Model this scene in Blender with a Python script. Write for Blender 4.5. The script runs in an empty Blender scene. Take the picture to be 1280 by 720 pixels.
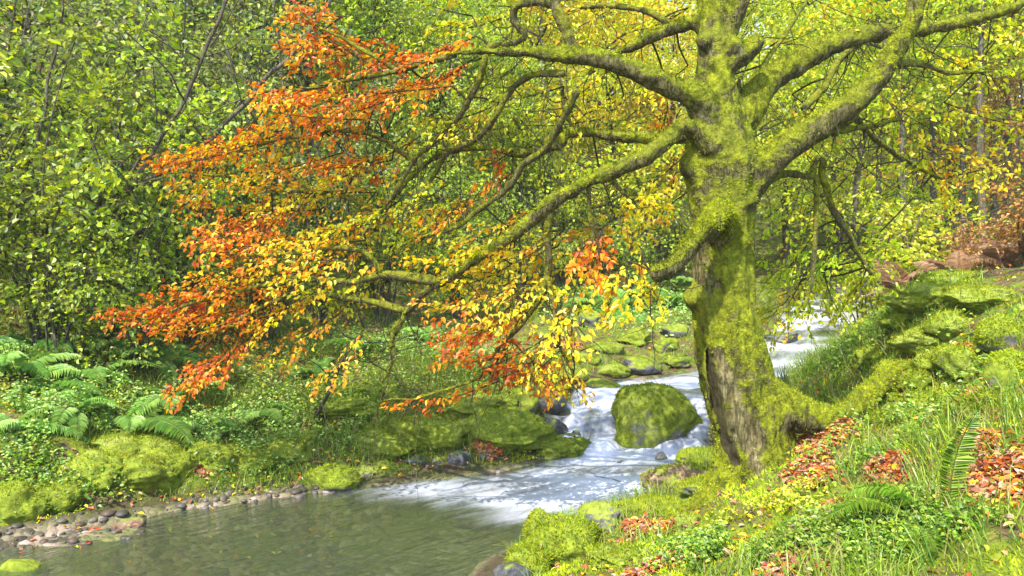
import bpy, bmesh, math, random
import numpy as np
from mathutils import Vector, Matrix

R = np.random.default_rng(7)
random.seed(7)
C = bpy.context.scene.collection
F_PX, HZ, CAMZ = 995.0, 330.0, 2.1          # focal length in photo pixels, horizon row, eye height


def P(px, py, d):
    """A place in the valley: sight-line of a photo pixel at distance d along the ground axis."""
    return np.array([(px - 640) / F_PX * d, d, CAMZ - (py - HZ) / F_PX * d])


# ------------------------------------------------------------------ noise
def _h(ix, iy, iz, s):
    n = (ix * 374761393 + iy * 668265263 + iz * 2147483647 + s * 1274126177) & 0xFFFFFFFF
    n = ((n ^ (n >> 13)) * 1274126177) & 0xFFFFFFFF
    n = (n ^ (n >> 16)) & 0xFFFFFFFF
    return n.astype(np.float64) / 0xFFFFFFFF


def vnoise(p, seed=0):
    p = np.asarray(p, float)
    i = np.floor(p).astype(np.int64)
    f = p - i
    f = f * f * (3 - 2 * f)
    out = 0
    for dx in (0, 1):
        wx = f[:, 0] if dx else 1 - f[:, 0]
        for dy in (0, 1):
            wy = f[:, 1] if dy else 1 - f[:, 1]
            for dz in (0, 1):
                wz = f[:, 2] if dz else 1 - f[:, 2]
                out = out + wx * wy * wz * _h(i[:, 0] + dx, i[:, 1] + dy, i[:, 2] + dz, seed)
    return out


def fbm(p, oct=4, seed=0):
    p = np.asarray(p, float)
    a, t, o = 1.0, 0.0, 0
    for k in range(oct):
        o = o + a * vnoise(p * 2 ** k + 17.3 * k, seed + k)
        t += a
        a *= 0.5
    return o / t


def sstep(a, b, x):
    t = np.clip((x - a) / (b - a), 0, 1)
    return t * t * (3 - 2 * t)


def unit(v):
    return v / np.maximum(np.linalg.norm(v, axis=-1, keepdims=True), 1e-9)


# ------------------------------------------------------------------ mesh building
def make_mesh(name, V, Fq=None, Ft=None, col=None, smooth=False, uv=None, attrs=None):
    me = bpy.data.meshes.new(name)
    V = np.asarray(V, np.float32)
    Fq = np.zeros((0, 4), int) if Fq is None else np.asarray(Fq, int).reshape(-1, 4)
    Ft = np.zeros((0, 3), int) if Ft is None else np.asarray(Ft, int).reshape(-1, 3)
    loops = np.concatenate([Fq.ravel(), Ft.ravel()]).astype(np.int32)
    ls = np.concatenate([np.arange(len(Fq)) * 4, len(Fq) * 4 + np.arange(len(Ft)) * 3]).astype(np.int32)
    me.vertices.add(len(V)); me.vertices.foreach_set('co', V.ravel())
    me.loops.add(len(loops)); me.loops.foreach_set('vertex_index', loops)
    me.polygons.add(len(ls)); me.polygons.foreach_set('loop_start', ls)
    me.polygons.foreach_set('use_smooth', np.full(len(ls), bool(smooth)))
    if col is not None:
        c = np.ones((len(V), 4), np.float32); c[:, :3] = col
        a = me.attributes.new('Col', 'FLOAT_COLOR', 'POINT'); a.data.foreach_set('color', c.ravel())
    for k, v in (attrs or {}).items():
        a = me.attributes.new(k, 'FLOAT', 'POINT'); a.data.foreach_set('value', np.asarray(v, np.float32))
    if uv is not None:
        u = me.uv_layers.new(name='UVMap')
        u.data.foreach_set('uv', np.asarray(uv, np.float32)[loops].ravel())
    me.update(calc_edges=True)
    return me


def link(name, me, mat, parent=None, loc=(0, 0, 0), rotz=0.0, scale=None, label=None, cat=None, group=None, kind=None):
    o = bpy.data.objects.new(name, me)
    C.objects.link(o)
    if me is not None and mat is not None and not me.materials:
        me.materials.append(mat)
    o.location = loc
    o.rotation_euler = (0, 0, rotz)
    if scale is not None:
        o.scale = (scale,) * 3 if np.isscalar(scale) else scale
    if parent is not None:
        o.parent = parent
    for k, v in (('label', label), ('category', cat), ('group', group), ('kind', kind)):
        if v:
            o[k] = v
    return o


class MB:
    """Collects pieces of one mesh."""
    def __init__(self):
        self.V, self.Q, self.T, self.c, self.n = [], [], [], [], 0

    def add(self, V, Q=None, T=None, col=(.5, .5, .5)):
        V = np.asarray(V, float)
        if not len(V):
            return
        if Q is not None and len(Q): self.Q.append(np.asarray(Q) + self.n)
        if T is not None and len(T): self.T.append(np.asarray(T) + self.n)
        c = np.asarray(col, float)
        self.c.append(np.broadcast_to(c, (len(V), 3)))
        self.V.append(V); self.n += len(V)

    def mesh(self, name, off=(0, 0, 0), smooth=False):
        V = np.concatenate(self.V) - np.asarray(off, float)
        Q = np.concatenate(self.Q) if self.Q else None
        T = np.concatenate(self.T) if self.T else None
        return make_mesh(name, V, Q, T, np.concatenate(self.c), smooth)


LEAF = np.array([[0, 0, 0], [.28, .85, .16], [.66, .78, .12], [1, 0, -.16], [.66, -.78, .12], [.28, -.85, .16]])


def leaves(mb, pos, axis, nor, L, wr, col):
    """Folded leaf blades, six vertices each."""
    n = len(pos)
    if not n:
        return
    D = unit(axis); S = unit(np.cross(nor, D)); N = np.cross(D, S)
    L = np.broadcast_to(np.asarray(L, float), (n,))[:, None, None]
    t, s, u = LEAF[:, 0][None, :, None], LEAF[:, 1][None, :, None], LEAF[:, 2][None, :, None]
    V = pos[:, None] + L * (t * D[:, None] + s * wr * .5 * S[:, None] + u * N[:, None])
    b = (np.arange(n) * 6)[:, None]
    Q = np.concatenate([b + [0, 1, 2, 3], b + [0, 3, 4, 5]])
    mb.add(V.reshape(-1, 3), Q, None, np.repeat(col, 6, axis=0))


def blades(mb, pos, direc, L, w, col, bend=.35):
    """Grass blades: a quad and a tip."""
    n = len(pos)
    if not n:
        return
    d = unit(direc)
    rnd = R.normal(size=(n, 3)); rnd[:, 2] = 0
    S = unit(rnd)
    B = unit(np.cross(S, np.array([0, 0, 1.])))
    L = np.asarray(L)[:, None]; w = np.asarray(w)[:, None]
    m = pos + d * L * .55 + B * L * bend * .25
    t = pos + d * L * .92 + B * L * bend * .85 - np.array([0, 0, 1.]) * L * bend * .25
    V = np.stack([pos - S * w, pos + S * w, m + S * w * .75, m - S * w * .75, t], 1).reshape(-1, 3)
    b = (np.arange(n) * 5)[:, None]
    mb.add(V, b + [0, 1, 2, 3], b + [3, 2, 4], np.repeat(col, 5, axis=0))


def spikes(mb, pos, nor, L, w, col):
    """Moss: tiny pointed tufts."""
    n = len(pos)
    if not n:
        return
    d = unit(nor + R.normal(size=(n, 3)) * .45)
    S = unit(np.cross(d, R.normal(size=(n, 3))))
    L = np.broadcast_to(np.asarray(L, float), (n,))[:, None]
    V = np.stack([pos - S * w - d * .004, pos + S * w - d * .004, pos + d * L], 1).reshape(-1, 3)
    b = (np.arange(n) * 3)[:, None]
    mb.add(V, None, b + [0, 1, 2], np.repeat(col, 3, axis=0))


def crom(pts, n):
    """Catmull-Rom through rows of pts (any columns), n samples."""
    pts = np.asarray(pts, float)
    q = np.vstack([2 * pts[0] - pts[1], pts, 2 * pts[-1] - pts[-2]])
    seg = np.concatenate([[0], np.cumsum(np.linalg.norm(np.diff(pts[:, :3], axis=0), axis=1))])
    s = np.linspace(0, seg[-1], n)
    k = np.clip(np.searchsorted(seg, s, side='right') - 1, 0, len(pts) - 2)
    t = ((s - seg[k]) / np.maximum(seg[k + 1] - seg[k], 1e-9))[:, None]
    a, b, c, d = q[k], q[k + 1], q[k + 2], q[k + 3]
    return .5 * (2 * b + (c - a) * t + (2 * a - 5 * b + 4 * c - d) * t ** 2 + (3 * b - a - 3 * c + d) * t ** 3)


def tube(mb, pts, rad, sides=7, col=(.5, .5, .5), wob=0.0):
    pts = np.asarray(pts, float); rad = np.asarray(rad, float); n = len(pts)
    T = unit(np.gradient(pts, axis=0))
    u = np.cross(T[0], [0.13, .21, .97]); u = u / max(np.linalg.norm(u), 1e-9)
    rows = []
    ang = np.arange(sides) / sides * 2 * math.pi
    for i in range(n):
        u = u - T[i] * u.dot(T[i]); u = u / max(np.linalg.norm(u), 1e-9)
        v = np.cross(T[i], u)
        rr = rad[i] * (1 + wob * R.normal(size=sides)) if wob else rad[i] * np.ones(sides)
        rows.append(pts[i] + rr[:, None] * (np.cos(ang)[:, None] * u + np.sin(ang)[:, None] * v))
    V = np.vstack(rows + [pts[:1] - T[0] * rad[0] * .3, pts[-1:] + T[-1] * rad[-1] * .6])
    i = np.arange(n - 1)[:, None] * sides; j = np.arange(sides)[None]; j2 = (j + 1) % sides
    Q = np.stack([i + j, i + j2, i + sides + j2, i + sides + j], -1).reshape(-1, 4)
    a = np.arange(sides); b = (a + 1) % sides; e = (n - 1) * sides
    T3 = np.vstack([np.stack([b, a, np.full(sides, n * sides)], 1), np.stack([e + a, e + b, np.full(sides, n * sides + 1)], 1)])
    mb.add(V, Q, T3, col)


# ------------------------------------------------------------------ materials
class NT:
    def __init__(self, name):
        self.m = bpy.data.materials.new(name); self.m.use_nodes = True
        self.t = self.m.node_tree; self.t.nodes.clear()
        self.out = self.n('ShaderNodeOutputMaterial')

    def n(self, kind, **kw):
        x = self.t.nodes.new(kind)
        for k, v in kw.items():
            if k.startswith('i_'):
                key = k[2:]
                key = int(key) if key.isdigit() else key.replace('_', ' ')
                self.put(x.inputs[key], v)
            else:
                setattr(x, k, v)
        return x

    def put(self, sock, v):
        if isinstance(v, bpy.types.NodeSocket):
            self.t.links.new(v, sock)
        elif isinstance(v, bpy.types.Node):
            self.t.links.new(v.outputs[0], sock)
        else:
            if isinstance(v, (tuple, list)) and len(v) == 3 and sock.type == 'RGBA':
                v = (*v, 1)
            sock.default_value = v

    def noise(self, scale, detail=4, vec=None, rough=.6):
        x = self.n('ShaderNodeTexNoise'); x.inputs['Scale'].default_value = scale
        x.inputs['Detail'].default_value = detail; x.inputs['Roughness'].default_value = rough
        if vec is not None: self.put(x.inputs['Vector'], vec)
        return x.outputs['Fac']

    def math(self, op, a, b=0.0, c=None):
        x = self.n('ShaderNodeMath', operation=op); self.put(x.inputs[0], a); self.put(x.inputs[1], b)
        if c is not None: self.put(x.inputs[2], c)
        return x.outputs[0]

    def ramp(self, fac, stops):
        x = self.n('ShaderNodeValToRGB'); self.put(x.inputs[0], fac)
        e = x.color_ramp.elements
        while len(e) < len(stops): e.new(.5)
        for q, (p, c) in zip(e, stops):
            q.position = p; q.color = (*c, 1) if len(c) == 3 else c
        return x.outputs[0]

    def rng(self, v, a, b, lo=0.0, hi=1.0):
        x = self.n('ShaderNodeMapRange', interpolation_type='SMOOTHSTEP')
        self.put(x.inputs[0], v)
        for k, q in zip((1, 2, 3, 4), (a, b, lo, hi)): x.inputs[k].default_value = q
        return x.outputs[0]

    def mix(self, fac, a, b, mode='MIX'):
        x = self.n('ShaderNodeMix', data_type='RGBA', blend_type=mode)
        self.put(x.inputs[0], fac); self.put(x.inputs[6], a); self.put(x.inputs[7], b)
        return x.outputs[2]

    def bump(self, h, strength=.5, dist=.02):
        return self.n('ShaderNodeBump', i_Strength=strength, i_Distance=dist, i_Height=h).outputs[0]

    def bsdf(self, col, rough=.8, normal=None, spec=.3):
        x = self.n('ShaderNodeBsdfPrincipled'); self.put(x.inputs['Base Color'], col); self.put(x.inputs['Roughness'], rough)
        x.inputs['Specular IOR Level'].default_value = spec
        if normal is not None: self.put(x.inputs['Normal'], normal)
        return x.outputs[0]

    def done(self, sh):
        self.t.links.new(sh, self.out.inputs[0]); return self.m


def mat_leaf(name, trans=.45, gloss=.05, boost=1.25):
    k = NT(name)
    c = k.n('ShaderNodeAttribute', attribute_name='Col').outputs['Color']
    oi = k.n('ShaderNodeObjectInfo').outputs['Random']
    hs = k.n('ShaderNodeHueSaturation', i_Color=c)
    k.put(hs.inputs['Hue'], k.rng(oi, 0, 1, .492, .508)); k.put(hs.inputs['Value'], k.rng(oi, 0, 1, .88, 1.12))
    c = hs.outputs[0]
    tc = k.n('ShaderNodeHueSaturation', i_Color=c, i_Saturation=1.08, i_Value=boost).outputs[0]
    d = k.n('ShaderNodeBsdfDiffuse', i_Color=c); t = k.n('ShaderNodeBsdfTranslucent', i_Color=tc)
    m = k.n('ShaderNodeMixShader', i_0=trans); k.put(m.inputs[1], d.outputs[0]); k.put(m.inputs[2], t.outputs[0])
    g = k.n('ShaderNodeBsdfGlossy', i_Roughness=.45)
    m2 = k.n('ShaderNodeMixShader', i_0=gloss); k.put(m2.inputs[1], m.outputs[0]); k.put(m2.inputs[2], g.outputs[0])
    return k.done(m2.outputs[0])


def mat_wood(name, bark=((.10, .085, .06), (.30, .26, .18)), moss=.5, mosscol=((.10, .13, .012), (.34, .36, .03)), scale=1.0, use_attr=False):
    k = NT(name)
    tc = k.n('ShaderNodeTexCoord').outputs['Object']
    mp = k.n('ShaderNodeMapping', i_Scale=(5 * scale, 5 * scale, 1.6 * scale)); k.put(mp.inputs[0], tc)
    b = k.ramp(k.noise(2.4, 7, mp.outputs[0], .7), [(.3, bark[0]), (.55, bark[1]), (.75, tuple(x * 1.35 for x in bark[1]))])
    fm = k.n('ShaderNodeMapping', i_Scale=(22 * scale, 22 * scale, 3.2 * scale)); k.put(fm.inputs[0], tc)
    fis = k.rng(k.math('ABSOLUTE', k.math('SUBTRACT', k.noise(1, 5, fm.outputs[0], .6), .5)), .07, .0)
    b = k.mix(k.math('MULTIPLY', fis, .7), b, tuple(x * .5 for x in bark[0]))
    li = k.rng(k.noise(5 * scale, 5, tc), .62, .70)
    b = k.mix(k.math('MULTIPLY', li, .5), b, (.46, .44, .28))
    m = k.ramp(k.noise(14 * scale, 6, tc, .7), [(.34, mosscol[0]), (.62, mosscol[1])])
    m = k.mix(k.rng(k.noise(2.3 * scale, 4, tc, .6), .46, .70), m, tuple(.6 * x + .015 for x in mosscol[1]))
    nz = k.n('ShaderNodeSeparateXYZ'); k.put(nz.inputs[0], k.n('ShaderNodeNewGeometry').outputs['Normal'])
    f = k.math('ADD', k.math('MULTIPLY', nz.outputs[2], .20), k.noise(3.2 * scale, 6, tc, .65))
    if use_attr:
        f = k.math('SUBTRACT', f, k.math('MULTIPLY', k.n('ShaderNodeAttribute', attribute_name='bare').outputs['Fac'], .22))
        w = k.n('ShaderNodeAttribute', attribute_name='wood').outputs['Fac']
        b = k.mix(w, b, k.ramp(k.noise(3, 6, mp.outputs[0], .6), [(.35, (.16, .12, .05)), (.5, (.33, .27, .13)), (.65, (.48, .42, .24))]))
        b = k.mix(k.math('MULTIPLY', fis, .75), b, (.04, .03, .015))
        hol = k.n('ShaderNodeAttribute', attribute_name='hollow').outputs['Fac']
        b = k.mix(hol, b, (.07, .055, .035))
    f = k.math('ADD', f, k.math('MULTIPLY', k.math('SUBTRACT', k.noise(18 * scale, 4, tc, .7), .5), .28))
    f = k.rng(f, .62 - moss * .3, .74 - moss * .3)
    col = k.mix(f, b, m)
    col = k.mix(k.math('MULTIPLY', k.rng(k.noise(26 * scale, 5, tc, .75), .60, .40), .5), col, (.05, .06, .008))
    hgt = k.math('ADD', k.noise(3, 8, mp.outputs[0], .75), k.math('MULTIPLY', k.noise(40 * scale, 4, tc), k.math('MULTIPLY', f, .6)))
    return k.done(k.bsdf(col, .85, k.bump(hgt, 1.0, .05), .2))


def mat_rock(name, rock=((.07, .07, .07), (.30, .29, .28)), moss=.5, mosscol=((.07, .11, .01), (.30, .36, .025)), wet=0.0):
    k = NT(name)
    tc = k.n('ShaderNodeNewGeometry').outputs['Position']
    r = k.ramp(k.noise(6, 8, tc, .7), [(.3, rock[0]), (.7, rock[1])])
    r = k.mix(k.rng(k.noise(11, 4, tc), .6, .7), r, tuple(min(1, x * 1.7) for x in rock[1]))
    m = k.ramp(k.noise(16, 6, tc, .7), [(.3, mosscol[0]), (.52, tuple(.5 * (a + b) for a, b in zip(*mosscol))), (.72, mosscol[1])])
    m = k.mix(k.rng(k.noise(2.5, 3, tc), .5, .72), m, tuple(x * .75 + .04 for x in mosscol[1]))
    nz = k.n('ShaderNodeSeparateXYZ'); k.put(nz.inputs[0], k.n('ShaderNodeNewGeometry').outputs['Normal'])
    f = k.math('ADD', k.math('MULTIPLY', nz.outputs[2], .30), k.noise(4.5, 6, tc, .65))
    f = k.rng(f, .80 - moss * .6, .95 - moss * .6)
    h = k.math('ADD', k.noise(9, 8, tc, .7), k.math('MULTIPLY', k.noise(60, 3, tc), k.math('MULTIPLY', f, .4)))
    return k.done(k.bsdf(k.mix(f, r, m), .9 - .55 * wet, k.bump(h, .7, .03), .3 + .3 * wet))


def mat_ground(name):
    k = NT(name)
    pos = k.n('ShaderNodeNewGeometry').outputs['Position']
    bed = k.n('ShaderNodeAttribute', attribute_name='bed').outputs['Fac']
    lit = k.n('ShaderNodeAttribute', attribute_name='litter').outputs['Fac']
    n1 = k.noise(1.1, 5, pos); n2 = k.noise(13, 6, pos, .7); n3 = k.noise(3.2, 5, pos, .65)
    moss = k.ramp(n2, [(.28, (.05, .08, .01)), (.5, (.13, .18, .015)), (.72, (.28, .32, .02))])
    soil = k.ramp(k.noise(22, 6, pos, .7), [(.3, (.035, .025, .016)), (.5, (.11, .075, .04)), (.7, (.26, .15, .07))])
    c = k.mix(k.rng(n3, .40, .56), soil, moss)
    litc = k.ramp(k.noise(38, 4, pos, .6), [(.3, (.10, .035, .018)), (.5, (.30, .10, .04)), (.7, (.42, .17, .09))])
    c = k.mix(lit, c, litc)
    vo = k.n('ShaderNodeTexVoronoi', i_Scale=17.0); k.put(vo.inputs['Vector'], pos)
    sp = k.n('ShaderNodeSeparateXYZ'); k.put(sp.inputs[0], vo.outputs['Color'])
    grav = k.ramp(sp.outputs[0], [(0, (.055, .05, .035)), (.35, (.14, .125, .075)), (.7, (.24, .20, .13)), (.9, (.32, .24, .19)), (1, (.42, .38, .33))])
    grav = k.mix(k.rng(k.noise(1.7, 4, pos), .45, .65), grav, (.16, .17, .06))
    mud = k.n('ShaderNodeAttribute', attribute_name='mud').outputs['Fac']
    c = k.mix(k.math('MULTIPLY', mud, .8), c, k.ramp(n2, [(.3, (.022, .020, .012)), (.6, (.075, .062, .035)), (.75, (.10, .12, .02))]))
    c = k.mix(bed, c, grav)
    h = k.math('ADD', k.math('MULTIPLY', n2, .6), k.math('MULTIPLY', k.noise(50, 4, pos), .3))
    h = k.math('SUBTRACT', h, k.math('MULTIPLY', k.math('MULTIPLY', vo.outputs['Distance'], bed), .9))
    return k.done(k.bsdf(c, .9, k.bump(h, .9, .04), .25))


def mat_water(name):
    k = NT(name)
    uv = k.n('ShaderNodeUVMap', uv_map='UVMap').outputs[0]
    foam = k.n('ShaderNodeAttribute', attribute_name='foam').outputs['Fac']  # real foam together with painted sky reflection and glints
    m1 = k.n('ShaderNodeMapping', i_Scale=(.9, 5.0, 1)); k.put(m1.inputs[0], uv)
    m2 = k.n('ShaderNodeMapping', i_Scale=(2.6, 9.0, 1)); k.put(m2.inputs[0], uv)
    n1 = k.noise(1.0, 5, m1.outputs[0], .55); n2 = k.noise(1.0, 4, m2.outputs[0], .6)
    fz = k.math('ADD', k.math('MULTIPLY', foam, 1.15), k.math('ADD', k.math('MULTIPLY', k.math('SUBTRACT', n1, .5), 1.15), k.math('MULTIPLY', k.math('SUBTRACT', n2, .5), .3)))
    fz = k.math('MULTIPLY', k.rng(fz, .12, 1.15), k.rng(foam, .03, .3))
    h = k.math('ADD', k.math('MULTIPLY', n1, .7), k.math('MULTIPLY', n2, .35))
    bp = k.bump(h, .5, .10)
    fr = k.n('ShaderNodeFresnel', i_IOR=1.33); k.put(fr.inputs['Normal'], bp)
    tr0 = k.n('ShaderNodeBsdfTransparent', i_Color=(.54, .62, .42)); mk = k.n('ShaderNodeBsdfDiffuse', i_Color=(.25, .30, .25))
    tr = k.n('ShaderNodeMixShader', i_0=.12); k.put(tr.inputs[1], tr0.outputs[0]); k.put(tr.inputs[2], mk.outputs[0])
    gl = k.n('ShaderNodeBsdfGlossy', i_Roughness=.09); gl.inputs['Color'].default_value = (.95, .96, 1, 1); k.put(gl.inputs['Normal'], bp)
    w = k.n('ShaderNodeMixShader'); k.put(w.inputs[0], k.math('MINIMUM', k.math('MULTIPLY', fr.outputs[0], 2.4), 1)); k.put(w.inputs[1], tr.outputs[0]); k.put(w.inputs[2], gl.outputs[0])
    fo = k.bsdf((.66, .70, .83), .35, k.bump(h, .35, .05), .4)  # blue of the shade mixed into the foam colour
    mx = k.n('ShaderNodeMixShader'); k.put(mx.inputs[0], fz); k.put(mx.inputs[1], w.outputs[0]); k.put(mx.inputs[2], fo)
    return k.done(mx.outputs[0])


M_LEAF = mat_leaf('autumn leaves', .5, .04, 1.3)
M_LEAF_BG = mat_leaf('woodland leaves', .45, .04, 1.25)
M_FERN = mat_leaf('fern green', .35, .05, 1.1)
M_GRASS = mat_leaf('grass blades', .35, .05, 1.15)
M_MOSSF = mat_leaf('moss tufts', .22, .0, 1.0)
M_LITTER = mat_leaf('fallen leaves', .15, .05, 1.0)
M_TRUNK = mat_wood('mossy beech bark', ((.07, .06, .025), (.22, .19, .08)), .76, ((.10, .125, .006), (.38, .42, .016)), 1.0, True)
M_LIMB = mat_wood('mossy limb bark', ((.07, .06, .03), (.22, .19, .09)), .75, ((.13, .145, .01), (.36, .37, .025)), 1.2)
M_TWIG = mat_wood('dark twig bark', ((.04, .03, .02), (.12, .10, .06)), .25, ((.07, .09, .01), (.22, .24, .03)), 2.0)
M_BARK = mat_wood('woodland bark', ((.06, .05, .045), (.20, .17, .14)), .2, ((.07, .09, .01), (.2, .22, .03)), .7)
M_ROCK_M = mat_rock('mossy stone', moss=.85)
M_CUSH = mat_rock('moss cushion', ((.05, .05, .03), (.16, .14, .08)), 1.25)
M_ROCK_G = mat_rock('grey stone', ((.05, .05, .06), (.19, .18, .20)), .52)
M_ROCK_P = mat_rock('pale stone', ((.20, .19, .20), (.42, .40, .41)), .15)
M_ROCK_W = mat_rock('wet dark stone', ((.02, .02, .022), (.10, .10, .11)), .18, wet=.8)
M_ROCK_B = mat_rock('brown stone', ((.10, .065, .04), (.30, .20, .13)), .15, wet=.3)
M_GROUND = mat_ground('forest floor')
M_WATER = mat_water('stream water')

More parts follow.
